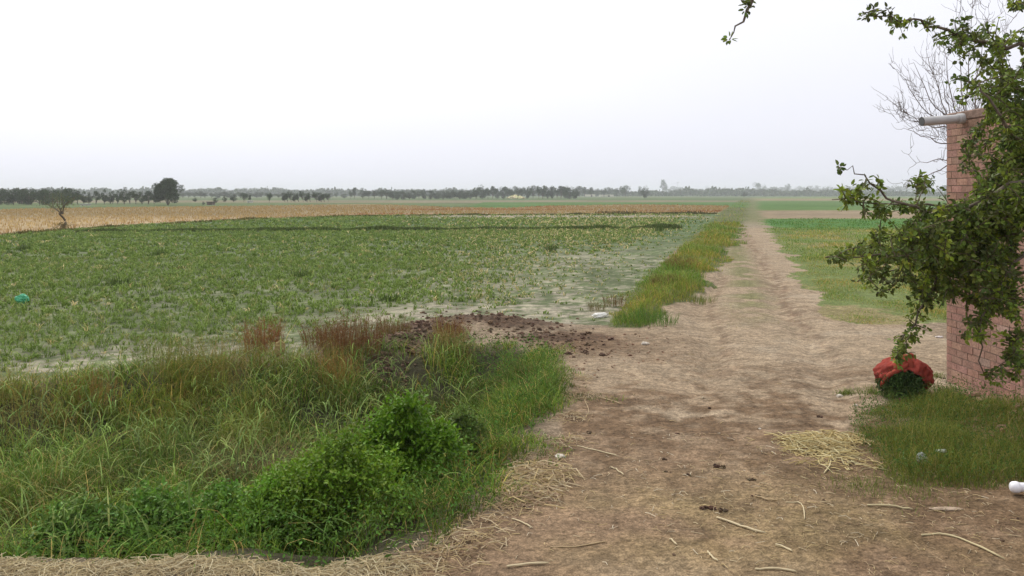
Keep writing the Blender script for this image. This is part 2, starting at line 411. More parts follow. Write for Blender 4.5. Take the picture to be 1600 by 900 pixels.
# strong small scale mottling that belongs to the soil: damp, crusted and dusty spots
spot = fbm(X * 3.1, Y * 3.1, 301, 5); nearm = (Y < 60) & ~in_w
col = np.where(nearm[:, None], col * (1 + .35 * (spot[:, None] - .5)) * np.where(in_t[:, None], np.array([1.06, 1.02, .94]), 1.0), col)
col = col * EXPK
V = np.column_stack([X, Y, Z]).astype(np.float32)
ii, jj = np.meshgrid(np.arange(nx - 1), np.arange(ny - 1)); a = (jj * nx + ii).ravel()
Q = np.stack([a, a + 1, a + nx + 1, a + nx], 1)
fx, fy = V[Q].mean(1)[:, 0], V[Q].mean(1)[:, 1]
zone = np.zeros(len(Q), int)
fxw, fyw = warp(fx, fy); zone[inside(TRACK, fxw, fyw)] = 1; zone[inside(CROP, fx, fy)] = 2; zone[inside(WHEAT, fx, fy)] = 3; zone[inside(DITCH, fx, fy)] = 4
zone[(fy > 58) & (fx > fy * .262) & (zone == 0) & (fy < 600)] = 5
for z, (nm, mt) in enumerate([('ground', None), ('dirt_track', M_EARTH), ('crop_field', M_FIELD), ('wheat_field', M_FAR), ('ditch', M_EARTH), ('green_field', M_FAR)]):
    def put(sel, nm, mt):
        q = Q[sel]; u, inv = np.unique(q, return_inverse=True)
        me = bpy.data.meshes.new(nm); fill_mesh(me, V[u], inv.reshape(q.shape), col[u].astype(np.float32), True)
        me.materials.append(mt); o = bpy.data.objects.new(nm, me); C.objects.link(o); o['kind'] = 'structure'; return me
    if z == 0:
        me = put(zone == 0, 'ground', M_EARTH); me.materials.append(M_FAR)
        far_f = (fy[zone == 0] > 45).astype(np.int32); me.polygons.foreach_set('material_index', far_f)
    else: put(zone == z, nm, mt)

# ------------------------------------------------------------------ haze
hz = Acc(); box(hz, (0, 1700, 13), (3590, 0, 0), (0, 1790, 0), (0, 0, 16))
M_HAZE = bpy.data.materials.new('haze'); M_HAZE.use_nodes = True; t = M_HAZE.node_tree; t.nodes.remove(t.nodes['Principled BSDF'])
pv = t.nodes.new('ShaderNodeVolumePrincipled'); pv.inputs['Density'].default_value = .00042; pv.inputs['Color'].default_value = (.88, .91, .97, 1)
pv.inputs['Anisotropy'].default_value = .1
t.links.new(pv.outputs[0], t.nodes['Material Output'].inputs['Volume'])
tag(hz.build('haze', M_HAZE), kind='stuff')

# ------------------------------------------------------------------ brick building at the right
cx0, cy0 = G(1479, 598); ex = np.array([.029, -1, 0]); ex = ex / np.linalg.norm(ex); wx = np.array([-1, -.029, 0]); ez = np.array([0, 0, 1.])
BL, BW, BH = 4.3, 3.4, 3.28
org = np.array([cx0, cy0, -.15])
bld = empty('brick_building', (cx0, cy0, 0), 'red brick building with grey drain pipe near its top corner, behind the leafy branches', 'building')
def loc(p): return np.asarray(p) - np.array([cx0, cy0, 0])
def brickface(name, o, along, out, L):
    acc = Acc(); ch, bl = .085, .235; nc = int((BH + .15 - .12) / ch) + 1
    for r in range(nc):
        s = 0.0; i = 0; header = (r % 2)
        pos = -.0 if r % 2 == 0 else -bl / 2
        while pos < L - .01:
            a, b = max(pos, 0), min(pos + bl, L); w_ = b - a - .010
            if w_ > .03:
                zc = r * ch + ch / 2; j = rng.normal() * .0015
                cc = o + along * (a + b) / 2 + ez * zc + out * (-.0485 + j)
                c_ = vary((.30, .178, .135), 1, .11, .04)[0]
                if rng.random() < .12: c_ = vary((.25, .15, .115), 1, .10, .04)[0]
                if rng.random() < .04: c_ = vary((.32, .22, .165), 1, .12, .05)[0]
                box(acc, loc(cc), along * w_ / 2, ez * (.075 / 2 + rng.normal() * .0008), np.cross(along, ez) * .05, c_)
            pos += bl
    wall = acc.build('wall', M_BRICK, bld)
    mo = Acc(); c_ = o + along * L / 2 + ez * (nc * ch / 2) + out * (-.0535)
    box(mo, loc(c_), along * (L / 2 - .006), ez * (nc * ch / 2 - .002), np.cross(along, ez) * .05, (.20, .145, .11))
    mo.build('mortar', M_MORTAR, wall)
ins = -wx
brickface('west', org, ex, wx, BL)
brickface('north', org + ins * .10, ins, -ex, BW - .1)
brickface('south', org + ex * BL + ins * .10, ins, ex, BW - .1)
rf = Acc(); cc = org + ex * BL / 2 + ins * BW / 2 + ez * (39 * .085 + .056)
box(rf, loc(cc), ex * (BL / 2 + .004), ins * (BW / 2 + .004), ez * .055, (.21, .145, .115)); 
ro = rf.build('roof', M_MORTAR, bld); bv = ro.modifiers.new('b', 'BEVEL'); bv.width = .015
ww = Acc(); box(ww, loc(org + ex * BL / 2 + ins * (BW - .05) + ez * (BH / 2)), ex * (BL / 2 - .15), ins * .05, ez * (BH / 2), (.3, .18, .14)); ww.build('wall', M_BRICK, bld)
# cement collar round the pipe hole
pp = Acc(); pa = P3(1508, 185, cy0 - .38); pb = P3(1440, 190, cy0 - .52)
ax = norm(pb - pa); Lp = np.linalg.norm(pb - pa)
pts = [pa - ax * .12, pb]; tube(pp, [pts[0], pb - ax * .004, pb], [.052, .052, .054], (.42, .41, .40), 20, cap=False)
tube(pp, [pb, pb + ax * -.25], [.046, .046], (.10, .10, .10), 20)
pp.v = [loc(v) for v in pp.v]
dp = pp.build('drain_pipe', M_PVC, bld, smooth=False)
pc = Acc(); tube(pc, [pa - ax * .02, pa + ax * .005, pa + ax * .10, pa + ax * .112], [.058, .062, .062, .055], (.46, .45, .44), 20, cap=False); pc.v = [loc(v) for v in pc.v]
pc.build('collar', M_PVC, dp)

# ------------------------------------------------------------------ leafy tree at the right, trunk just outside the picture
def smooth_line(pts, n=14, wob=.02):
    pts = np.asarray(pts, float); t = np.linspace(0, len(pts) - 1, n); out = []
    for k in t:
        i = int(min(k, len(pts) - 2)); f = k - i
        p0, p1, p2, p3 = pts[max(i - 1, 0)], pts[i], pts[i + 1], pts[min(i + 2, len(pts) - 1)]
        out.append(.5 * ((2 * p1) + (-p0 + p2) * f + (2 * p0 - 5 * p1 + 4 * p2 - p3) * f * f + (-p0 + 3 * p1 - 3 * p2 + p3) * f ** 3))
    out = np.array(out); out[1:-1] += rng.normal(size=(n - 2, 3)) * wob; return out
def P(u, v, d): return P3(u, v, d)
TB = np.array([3.95, 5.4, H(3.95, 5.4)])
tree = empty('leafy_tree', tuple(TB), 'near tree with small green leaves and thorny drooping branches in front of the brick building', 'tree')
tk = Acc(); bk = (.13, .105, .08)
trunk = smooth_line([TB - [0, 0, .2], TB + [-.05, .02, .7], TB + [.02, .05, 1.4], TB + [-.05, .1, 2.1], TB + [.1, .1, 3.0], TB + [.05, .15, 3.8]], 16, .01)
tube(tk, trunk, np.linspace(.13, .05, 16), bk, 10)
limbs = []
def limb(tz, pts, r0, r1, n=16):
    s = TB + np.array([0, .05, tz]); l = smooth_line([s] + pts, n, .012); tube(tk, l, np.linspace(r0, r1, n), bk, 6); limbs.append(l); return l
limb(1.7, [P(1640, 110, 5.3), P(1560, 68, 5.25), P(1500, 55, 5.2), P(1450, 37, 5.1), P(1400, 30, 5.0), P(1347, 20, 4.9)], .017, .0025, 22)
limb(1.5, [P(1650, 160, 5.6), P(1600, 118, 5.7), P(1550, 108, 5.8), P(1515, 128, 5.9)], .018, .003)
limb(1.0, [P(1650, 270, 5.3), P(1590, 292, 5.2), P(1540, 318, 5.1), P(1470, 318, 5.0), P(1400, 318, 4.9), P(1300, 312, 4.8)], .016, .0025, 22)
limb(.8, [P(1650, 350, 5.5), P(1580, 360, 5.3), P(1490, 378, 5.2), P(1400, 395, 5.0), P(1290, 402, 4.9)], .018, .003, 20)
limb(1.1, [P(1640, 300, 5.6), P(1560, 330, 5.6), P(1500, 380, 5.5), P(1460, 440, 5.4), P(1425, 500, 5.3), P(1400, 560, 5.2)], .018, .003, 20)
limb(.9, [P(1660, 380, 5.0), P(1600, 400, 5.0), P(1560, 450, 5.0), P(1530, 520, 5.0), P(1540, 590, 5.1)], .012, .003, 16)
limb(.9, [P(1640, 440, 5.9), P(1580, 430, 6.0), P(1500, 420, 6.0), P(1440, 410, 5.9), P(1340, 440, 5.8)], .016, .003, 18)
limb(1.3, [P(1640, 220, 5.9), P(1580, 210, 6.0), P(1530, 230, 6.0), P(1500, 260, 6.0)], .015, .004)
limb(1.2, [P(1650, 250, 5.0), P(1600, 230, 5.0), P(1560, 180, 4.9), P(1530, 130, 4.9)], .02, .004)
limb(3.0, [P(1700, -180, 5.1), P(1500, -190, 5.0), P(1330, -120, 4.8), P(1215, -30, 4.6), P(1165, 18, 4.6), P(1140, 62, 4.6)], .035, .0022, 26)
limb(1.0, [P(1650, 300, 5.0), P(1500, 330, 4.95), P(1420, 322, 4.85), P(1372, 300, 4.8), P(1345, 270, 4.8), P(1310, 262, 4.78)], .014, .0015, 22)
limb(2.9, [P(1680, -60, 5.3), P(1620, -30, 5.3), P(1590, 5, 5.2)], .02, .004, 12)
nodes = np.concatenate([l[4:] for l in limbs])
lf = Acc(); tw = Acc()
# where the twigs carry leaves: (u, v, ru, rv, depth, spread, twigs)
masses = [(1570, 70, 40, 45, 5.4, .3, 10), (1500, 55, 40, 28, 5.2, .2, 26), (1430, 42, 45, 16, 5.0, .12, 11), (1385, 25, 40, 14, 4.95, .1, 9),
          (1540, 110, 35, 50, 5.5, .4, 32), (1500, 130, 18, 38, 5.4, .3, 10), (1575, 180, 35, 60, 5.5, .5, 58), (1590, 250, 30, 55, 5.4, .5, 70), (1560, 290, 40, 30, 5.5, .4, 30), (1550, 385, 50, 40, 5.4, .5, 50), (1575, 130, 30, 30, 5.6, .4, 22), (1530, 240, 32, 50, 5.6, .4, 18),
          (1590, 330, 35, 45, 5.3, .5, 80), (1540, 330, 40, 34, 5.2, .4, 62), (1500, 350, 45, 35, 5.2, .4, 60), (1450, 380, 55, 45, 5.2, .5, 105), (1400, 400, 55, 45, 5.2, .5, 76),
          (1520, 400, 50, 40, 5.3, .5, 76), (1470, 440, 50, 35, 5.4, .4, 52), (1410, 330, 70, 16, 5.0, .2, 30), (1330, 305, 36, 14, 4.85, .15, 18), (1330, 400, 34, 30, 5.0, .3, 12),
          (1370, 440, 30, 24, 5.3, .3, 14), (1435, 490, 22, 40, 5.35, .2, 16), (1410, 545, 26, 34, 5.2, .15, 20), (1560, 450, 40, 45, 5.2, .4, 55), (1585, 560, 20, 30, 5.0, .2, 6), (1590, 520, 16, 50, 5.0, .2, 12), (1555, 500, 35, 30, 5.1, .3, 5),
          (1530, 520, 30, 45, 5.1, .3, 7), (1560, 590, 30, 12, 5.1, .1, 4), (1600, 10, 24, 16, 5.2, .2, 12), (1345, 370, 50, 50, 5.1, .4, 10), (1440, 285, 36, 12, 5.1, .2, 5),
          (1168, 12, 12, 12, 4.6, .03, 3), (1142, 58, 3, 4, 4.6, .02, 1), (1312, 262, 5, 3, 4.78, .02, 1), (1375, 285, 8, 10, 4.8, .03, 2), (1640, 200, 60, 200, 5.4, .6, 90), (1650, 450, 50, 100, 5.3, .5, 40)]
leafcols = [(.14, .205, .04), (.085, .13, .035), (.24, .32, .05), (.08, .10, .04), (.17, .225, .06)]  # brightest tone is lit foliage put into the colour, picked per twig
for (u, v, ru, rv, d, sp_, n) in masses:
    for k in range(int(math.ceil(n * ((1.2 if u > 1480 else .9) if v < 160 else .9 if (u < 1450 and v > 470) else 1.1 if u < 1420 else 2.4)))):
        a = rng.random() * 6.28; r = rng.random() ** .55
        tgt = P(u + ru * r * math.cos(a), v + rv * r * math.sin(a), d + (rng.random() - .5) * 2 * sp_)
        di = np.linalg.norm(nodes - tgt, axis=1); b = nodes[np.argmin(di + rng.random(len(di)) * .06)]
        D = tgt - b; L = np.linalg.norm(D)
        if L > .9: b = tgt - D / L * .5; L = .5; D = tgt - b
        mid = b + D * .5 + np.array([0, 0, .12 * L]) + rng.normal(size=3) * .06 * L
        npt = 7; tt = np.linspace(0, 1, npt)[:, None]
        pl = (1 - tt) ** 2 * b + 2 * tt * (1 - tt) * mid + tt ** 2 * tgt
        tube(tw, pl, np.linspace(.0042, .0012, npt), (.12, .10, .06), 4, cap=False)
        if L > .12: nodes = np.concatenate([nodes, pl[3:6]])
        nl = int(min(max(L, .10), .38) / .0105) + 2
        f = 1 - rng.random(nl) * min(1, .34 / max(L, .2)); 
        q = np.stack([np.interp(f, tt[:, 0], pl[:, i]) for i in range(3)], 1)
        dd = norm(D[None] / (L + 1e-6) * .4 + rng.normal(size=(nl, 3)) * .8 + np.array([0, 0, -.35]))
        base_c = np.array(leafcols[rng.choice(5, p=[.34, .26, .14, .14, .12])])
        leaves(lf, q + dd * .012, dd, rng.uniform(.019, .040, nl), rng.uniform(.014, .028, nl), vary(base_c, nl, .3, .1), fold=.15)
for a_ in (tk, tw, lf): a_.v = [v_ - TB.astype(np.float32) for v_ in a_.v]
to = tk.build('trunk', M_BARK, tree, smooth=True); tw.build('twigs', M_BARK, to); lf.build('crown', M_LEAF, tree)

# bare tree behind the building
BB = np.array([6.5, 12.4, 0.]); BB[2] = H(6.5, 12.4)
bare = empty('bare_tree', tuple(BB), 'bare thin branched shrub tree rising from behind the brick building, beside the drain pipe', 'tree')
bt = Acc(); st = []
bcol = (.17, .14, .12)
def bl_(pts, r0, r1, n=14, k=5, w=.03):
    l = smooth_line(pts, n, w); tube(bt, l, np.linspace(r0, r1, n), bcol, k, cap=False); st.append(l); return l
fork = BB + np.array([-.1, 0, 1.2]); bl_([BB - [0, 0, .1], fork], .07, .05, 6, 7)
tips = [(1408, 118, 12.2), (1428, 98, 12), (1447, 78, 12.4), (1472, 62, 12), (1500, 20, 12.6), (1520, 0, 12.4), (1542, 35, 12.8), (1412, 200, 12), (1432, 255, 11.8), (1405, 170, 12.1), (1470, 120, 12.8), (1560, 80, 12.5), (1415, 285, 11.9)]
for (u, v, d) in tips:
    tp = P(u, v, d); m1 = P(1512 + rng.normal() * 8, 250 + rng.normal() * 15 + max(0, v - 180) * .1, 12.3); m2 = tp * .5 + m1 * .5 + np.array([.10 if v < 200 else .05, 0, .0])
    if v < 200: m2 = P((u * .55 + 1500 * .45) + 2, v * .4 + 215 * .6, d)
    bl_([fork, m1, m2, tp], .017, .0022, 16, 5, .012)
bn = np.concatenate([s[6:] for s in st[1:]])
for k in range(700):
    b = bn[rng.integers(len(bn))]; out = norm(b - P(1520, 240, 12.3)); dirv = norm(out * .7 + rng.normal(size=3) * .6 + np.array([0, 0, .25])); L = rng.uniform(.08, .27)
    pl = smooth_line([b, b + dirv * L * .5 + rng.normal(size=3) * .02, b + dirv * L + np.array([0, 0, .05])], 5, .006)
    tube(bt, pl, np.linspace(.0032, .0016, 5), bcol, 3, cap=False)
    if k < 480: bn = np.concatenate([bn, pl[2:4]])
bt.v = [v_ - BB.astype(np.float32) for v_ in bt.v]
bt.build('trunk', M_BARK, bare)

# ------------------------------------------------------------------ far trees
def crown_mesh(seed, h, w, style, nleaf, size, base=.25):
    g = np.random.default_rng(seed); cl = []; K = {'round': 16, 'tall': 12, 'flat': 14, 'big': 46}[style]
    for k in range(K):
        for _ in range(30):
            p = g.uniform(-1, 1, 3)
            if np.linalg.norm(p) < 1: break
        z = base + (1 - base) * (.5 + .5 * p[2]); t_ = (z - base) / (1 - base)
        if style == 'tall': prof = math.sin(min(1, t_ * 1.1 + .08) * math.pi) ** .6 * .8 + .1
        elif style == 'flat': prof = .45 + .7 * t_
        else: prof = math.sqrt(max(.05, 1 - (2 * t_ - 1) ** 2)) if style == 'round' else min(1.05, .98 + .2 * t_) * (1 - .5 * max(0, t_ - .55) / .45)
        cl.append((p[0] * w * .5 * prof * .85, p[1] * w * .5 * prof * .85, z * h * .93, g.uniform(.13, .24) * w * (1.0 if style != 'big' else .62)))
    acc = Acc(); cl = np.array(cl)
    i = g.integers(K, size=nleaf); d = g.normal(size=(nleaf, 3)); d /= np.linalg.norm(d, axis=1, keepdims=True)
    r = cl[i, 3] * (g.random(nleaf) ** .4)
    p = cl[i, :3] + d * r[:, None] * [1, 1, .8]
    hue = g.uniform(.75, 1.25, K)[i]
    col_ = np.array([.040, .068, .030])[None] * (hue * g.uniform(.7, 1.35, nleaf))[:, None]
    leaves(acc, p, d + g.normal(size=(nleaf, 3)) * .6, size * g.uniform(.6, 1.3, nleaf), size * .8, col_, fold=.2)
    tr = Acc()
    tp = [(0, 0, -.2), (g.normal() * .03 * w, 0, h * base * .7), (g.normal() * .05 * w, g.normal() * .03 * w, h * .6)]
    tl = smooth_line(tp, 7, .005); tube(tr, tl, np.linspace(h * .026, h * .01, 7), (.11, .09, .07), 6, cap=False)
    for k in range(0, K, 2 if style == 'big' else 3):
        tube(tr, smooth_line([tl[2 + k % 3], cl[k, :3] * [.5, .5, .8], cl[k, :3]], 5, .005), np.linspace(h * .011, h * .003, 5), (.11, .09, .07), 4, cap=False)
    c_ = acc.build('crown', M_CROWN); t_ = tr.build('trunk', M_BARK)
    return t_, c_
protos = {}
for nm, args in {'round1': (1, 6, 6, 'round', 1300, .34, .14), 'round2': (2, 6, 7, 'round', 1400, .36, .10), 'tall1': (3, 7, 3.2, 'tall', 1000, .32, .10), 'tall2': (4, 7, 3.8, 'tall', 1000, .34, .16),
                 'flat1': (5, 6, 7, 'flat', 1100, .34, .35), 'flat2': (6, 6, 5, 'flat', 900, .34, .3), 'round3': (8, 6, 5, 'round', 1000, .36, .05), 'big': (9, 8, 9.6, 'big', 11000, .34, .06)}.items():
    protos[nm] = (crown_mesh(*args), args[1], args[2])
used = set()
def far_tree(nm, u, vb, vt, wpx, label, cat='tree', group=None, name='tree', lean=0):
    (t_, c_), hh, w_ = protos[nm]; x, y = G(u, vb); s = y / FPX; hm, wm = (vb - vt) * s, wpx * s
    e = empty(name, (x, y, float(H(x, y))), label, cat, group, rng.random() * 6.28, 1)
    e.scale = (wm / w_, wm / w_, hm / hh)
    if lean: e.rotation_euler = (0, lean, 0)
    if nm not in used:
        t_.parent = e; c_.parent = e; used.add(nm)
    else: copy_part(t_, e); copy_part(c_, e)
    return e
ORD = 'first second third fourth fifth sixth seventh eighth ninth tenth eleventh twelfth thirteenth fourteenth fifteenth sixteenth seventeenth eighteenth nineteenth twentieth'.split()
def ordn(i):
    if i < 20: return ORD[i]
    t_ = {2: 'twenty', 3: 'thirty', 4: 'forty', 5: 'fifty', 6: 'sixty'}; i += 1
    return t_[i // 10] + '-' + ORD[i % 10 - 1] if i % 10 else t_[i // 10][:-1] + 'ieth'
far_tree('big', 262, 320.5, 276, 51, 'large round crowned dark tree, tallest on the left half of the skyline', group=None)
g1 = 'dark trees of the nearer treeline at the left'
ul = list(range(-60, 112, 8)) 
for i, u in enumerate(ul):
    far_tree(['round1', 'round2', 'round3', 'flat2'][i % 4], u + rng.normal() * 2, 320 - rng.random() * 1.5, 293.5 + rng.normal() * 2.2 + (1 if u > 60 else 0), 25 + rng.random() * 8,
             'dark bushy tree, %s from the left end of the dense left treeline' % ordn(i), group=g1)
l2 = [(112, 292, 13), (121, 298, 12), (131, 296, 9), (139, 299, 10), (150, 298, 11), (163, 292.5, 8), (172, 299, 11), (176, 295, 7), (184, 295, 6), (194, 290.5, 12), (203, 299, 10), (212, 297, 14), (222, 298, 14), (232, 298, 14), (241, 299, 12)]
for i, (u, vt, w_) in enumerate(l2):
    far_tree('tall1' if w_ < 10 else ['round3', 'tall2', 'flat2'][i % 3], u, 319.5 - rng.random(), vt, w_ * 1.35, '%s tree, %s left of the large round tree counting leftwards' % ('slim pointed dark' if w_ < 10 else 'broken topped dark', ordn(len(l2) - 1 - i)), group=g1)
for (u, vb, vt, w_, nm, lab) in [
    (305, 316, 309, 9, 'round3', 'small dark bush right after the large round tree'), (318, 320.5, 315, 5, 'round2', 'tiny dark bush at the left side of the small field hut'),
    (337, 317, 308.5, 10, 'round1', 'dark round bush above right of the small field hut'), (351, 316, 307, 8, 'round2', 'left of two neighbouring dark bushes between hut and olive tree'),
    (365, 316, 304, 11, 'round3', 'right and taller of two neighbouring dark bushes between hut and olive tree'), (381, 316, 301, 15, 'flat1', 'olive green wide tree halfway between large round tree and the leaning trees'),
    (391, 316, 305, 7, 'tall2', 'thin olive tree touching the right side of the wide olive tree'), (421, 317, 300.5, 9, 'flat2', 'lone slim trunked tree left of the leaning tree cluster')]:
    far_tree(nm, u, vb, vt, w_, lab, 'bush' if 'bush' in lab else 'tree', name='bush' if 'bush' in lab else 'tree')
lean_c = [(445, 299, 7), (450, 302, 6), (455, 298, 7), (461, 300, 7), (467, 302, 6), (474, 296.5, 6), (480, 300, 7), (485, 301, 6), (495, 298.5, 8), (502, 299, 9), (507, 303, 6), (513, 301, 7)]
for i, (u, vt, w_) in enumerate(lean_c):
    e = far_tree(['tall1', 'tall2', 'flat2'][i % 3], u, 315.5 + rng.random(), vt, w_ * 1.5, 'slim leaning dark tree, %s from the left in the wind bent cluster left of centre' % ordn(i), group='wind bent trees left of centre', lean=-.22)
# hazy distant row running along the whole horizon, and the centre rows
def row(u0, u1, step, vb, vt, w_, fmt, grp, jit=1.8, kinds=('round1', 'round2', 'round3', 'flat1', 'flat2', 'tall2')):
    u = u0; i = 0
    while u < u1:
        far_tree(kinds[rng.integers(len(kinds))], u, vb + rng.normal() * .3, vt + rng.normal() * jit, w_ * rng.uniform(.7, 1.5), fmt % ordn(i), group=grp)
        u += step * rng.uniform(.75, 1.25); i += 1
row(286, 445, 8.5, 309.5, 300.5, 13, 'pale hazy tree, %s rightwards of the large round tree in the faint row', 'hazy distant trees behind the left bushes', 1.2)
row(445, 545, 10, 309, 302, 11, 'pale hazy low tree, %s from the left behind the wind bent cluster', 'hazy distant trees behind the wind bent cluster', 1)
for i, (u, vt, w_) in enumerate([(548, 298, 9), (554, 293, 8), (567, 292.5, 12), (576, 297, 10), (585, 298, 10)]):
    far_tree(['flat2', 'tall2', 'round3'][i % 3], u, 310.5, vt, w_ * 1.2, 'grey green tree, %s from the left in the small clump starting the central treeline' % ordn(i), group='trees of the central treeline')
row(596, 745, 9, 311, 296.5, 16, 'grey green tree, %s from the left in the lower left stretch of the central treeline', 'trees of the central treeline', 1.3)
row(745, 905, 8, 310.5, 291.5, 15, 'dark grey green tree, %s from the left in the taller stretch of the central treeline', 'trees of the central treeline', 1.6)
row(905, 975, 10, 307.5, 293, 13, 'hazy tree, %s from the left in the short row left of the umbrella tree', 'hazy trees left of the umbrella shaped tree', 1.3, ('flat1', 'flat2', 'tall2'))
for (u, vb, vt, w_, nm, lab) in [
    (850, 310, 287.5, 8, 'tall1', 'pointed tree standing above the taller central treeline'), (977, 307.5, 289, 22, 'flat1', 'umbrella shaped dark tree with visible trunks right of centre'),
    (1000, 307, 290, 12, 'round3', 'dark upright tree directly behind the brown green bush'), (1008, 309.5, 292, 18, 'round2', 'brown green rounded bush left of the tall forked tree'),
    (1036, 302.5, 280.5, 13, 'tall2', 'tall forked dark tree left of the long low hedge'), (1183, 303.5, 284, 17, 'round1', 'dark rounded tree at the far end of the dirt track'),
    (1163, 308, 299, 12, 'round3', 'low grey bush at the left edge of the track far end'), (1231, 300.2, 286, 10, 'flat2', 'lone forked hazy tree on the horizon right of the track')]:
    far_tree(nm, u, vb if vb > 304.6 else 305.2, vt, w_, lab, 'tree')
for i, u in enumerate(range(1064, 1132, 7)):
    far_tree('round2', u, 305.6, 298.0 + rng.normal() * .5, 16, 'low brown green bush, %s from the left in the long low hedge' % ordn(i), 'bush', 'bushes of the long low hedge', 'bush')
row(1044, 1180, 12, 304.6, 293, 20, 'very faint tree, %s from the left in the misty row behind the long low hedge', 'misty trees behind the long low hedge', 1.5, ('round1', 'round2', 'flat1'))
row(1196, 1330, 11, 304.8, 291, 17, 'misty tree, %s from the left in the horizon row right of the track', 'misty trees on the horizon right of the track', 2)
row(1330, 1500, 11, 304.9, 289, 19, 'misty tree, %s from the left in the horizon row behind the leafy branches', 'misty trees on the horizon behind the leafy branches', 2.2)
row(1510, 1680, 14, 305, 289, 22, 'misty tree, %s in the horizon row hidden behind the brick building', 'misty trees behind the brick building', 2)
far_tree('round2', -90, 319, 293, 34, 'dark bushy tree ending the left treeline outside the picture edge', group=g1)

wd = Acc(); nW = 60000; dW = rng.uniform(850, 1300, nW); uW = rng.uniform(-.75, .75, nW); xW = uW * dW
tW = (2.5 + 11 * np.clip(fbm(uW * 75, dW * .006, 401, 4) - .2, 0, 1)) * (.35 + .9 * fbm(uW * 9, dW * 0, 402)); zW = tW * rng.random(nW) ** .8
leaves(wd, np.column_stack([xW, dW, zW]), rng.normal(size=(nW, 3)), rng.uniform(1.6, 3.4, nW), 2.2, vary((.05, .078, .036), nW, .3))
tag(wd.build('far_woods', M_CROWN), 'faint continuous belt of trees along the whole horizon', 'woods', kind='stuff')
# sapling by the wheat edge
sx, sy = G(97, 357); sb = np.array([sx, sy, float(H(sx, sy))]); sap = empty('sapling', tuple(sb), 'lone small tree with crooked trunk and thin crown at the edge of the wheat', 'tree')
s_ = sy / FPX; ta = Acc(); tb = Acc()
def q_(du, dv): return np.array([du * s_, rng.normal() * .15, dv * s_])
tube(ta, smooth_line([(0, 0, -.1), q_(2, 11), q_(-1, 24)], 8, .01), np.linspace(.085, .055, 8), (.13, .10, .07), 6)
stt = []
for a, b in [((-8, 30), (-30, 42)), ((-12, 34), (-16, 52)), ((3, 34), (2, 54)), ((5, 36), (20, 50)), ((-4, 36), (-8, 48)), ((-2, 30), (12, 44))]:
    l = smooth_line([q_(0, 23), q_(*a), q_(*b)], 7, .02); tube(ta, l, np.linspace(.05, .012, 7), (.13, .10, .07), 5); stt.append(l[3:])
stt = np.concatenate(stt); n = 850; i = rng.integers(len(stt), size=n); p = stt[i] + rng.normal(size=(n, 3)) * [.24, .3, .11]
leaves(tb, p, rng.normal(size=(n, 3)), rng.uniform(.05, .10, n), .04, vary((.14, .18, .09), n, .3))
n = 300; p = np.array([0, 0, .15]) + rng.normal(size=(n, 3)) * [.28, .25, .12]; leaves(tb, p, rng.normal(size=(n, 3)) + [0, 0, 1], .14, .03, vary((.16, .13, .06), n, .3))
ta.build('trunk', M_BARK, sap); tb.build('crown', M_CROWN, sap)

# far buildings, hut, heap, poles
def shed(u, v, wpx, hpx, col_, label, name='farm_building', d=4):
    x, y = G(u, v); s = y / FPX; e = empty(name, (x, y, float(H(x, y)) - .1), label, 'building'); w_, h_ = wpx * s, hpx * s
    a_ = Acc(); box(a_, (0, d / 2, h_ / 2), (w_ / 2, 0, 0), (0, d / 2, 0), (0, 0, h_ / 2), col_); a_.build('wall', M_PAINT, e)
    a_ = Acc(); box(a_, (0, d / 2, h_ + .06), (w_ / 2 + .15, 0, 0), (0, d / 2 + .15, 0), (0, 0, .06), np.array(col_) * .8); a_.build('roof', M_PAINT, e)
    a_ = Acc(); box(a_, (w_ * .15, -.03, h_ * .36), (w_ * .07, 0, 0), (0, .028, 0), (0, 0, h_ * .34), (.08, .06, .05)); a_.build('door', M_PAINT, e)
shed(327, 320.5, 8, 5, (.16, .13, .11), 'small dark field hut in front of the left bushes', 'hut', 2)
shed(922, 307, 16, 3.5, (.60, .57, .46), 'low cream walled building under the hazy trees right of the central treeline')
shed(948, 307.2, 22, 3.2, (.58, .55, .45), 'long low cream building left of the umbrella shaped tree')
shed(1430, 305.5, 10, 5, (.5, .47, .42), 'pale building on the horizon behind the leafy branches')
shed(128, 321, 5, 2.6, (.55, .54, .5), 'small white structure below the left treeline', 'shed', 3)
shed(388, 317, 4, 3, (.6, .58, .53), 'tiny white structure below the olive wide tree', 'shed', 3)
x, y = G(806, 310.5); sh_ = Acc(); sr = y / FPX
for k in range(40):
    a, r = rng.random() * 6.28, rng.random() ** .6; lump(sh_, (x + math.cos(a) * r * 11 * sr, y + math.sin(a) * r * 3, .1 + (1 - r) * 1.2), (1.4, 1.4, .7), vary((.55, .50, .25), 1, .15)[0])
tag(sh_.build('straw_heap', M_STRAW), 'long low pale yellow straw heap in front of the central treeline', 'straw heap')
for (u, vb, vt, lab) in [(1059, 304.8, 284, 'thin grey utility pole standing alone above the long low hedge'), (518, 314, 300, 'thin grey utility pole just right of the wind bent trees')]:
    x, y = G(u, vb); s = y / FPX; e = empty('utility_pole', (x, y, 0), lab, 'pole', 'distant utility poles'); hh = (vb - vt) * s
    a_ = Acc(); tube(a_, [(0, 0, -.3), (0, 0, hh)], [.0016 * hh * 8, .001 * hh * 8], (.30, .29, .28), 8); a_.build('post', M_MORTAR, e)
    a_ = Acc(); box(a_, (0, 0, hh * .93), (hh * .09, 0, 0), (0, .05, 0), (0, 0, hh * .012), (.3, .29, .28)); a_.build('crossarm', M_MORTAR, e)

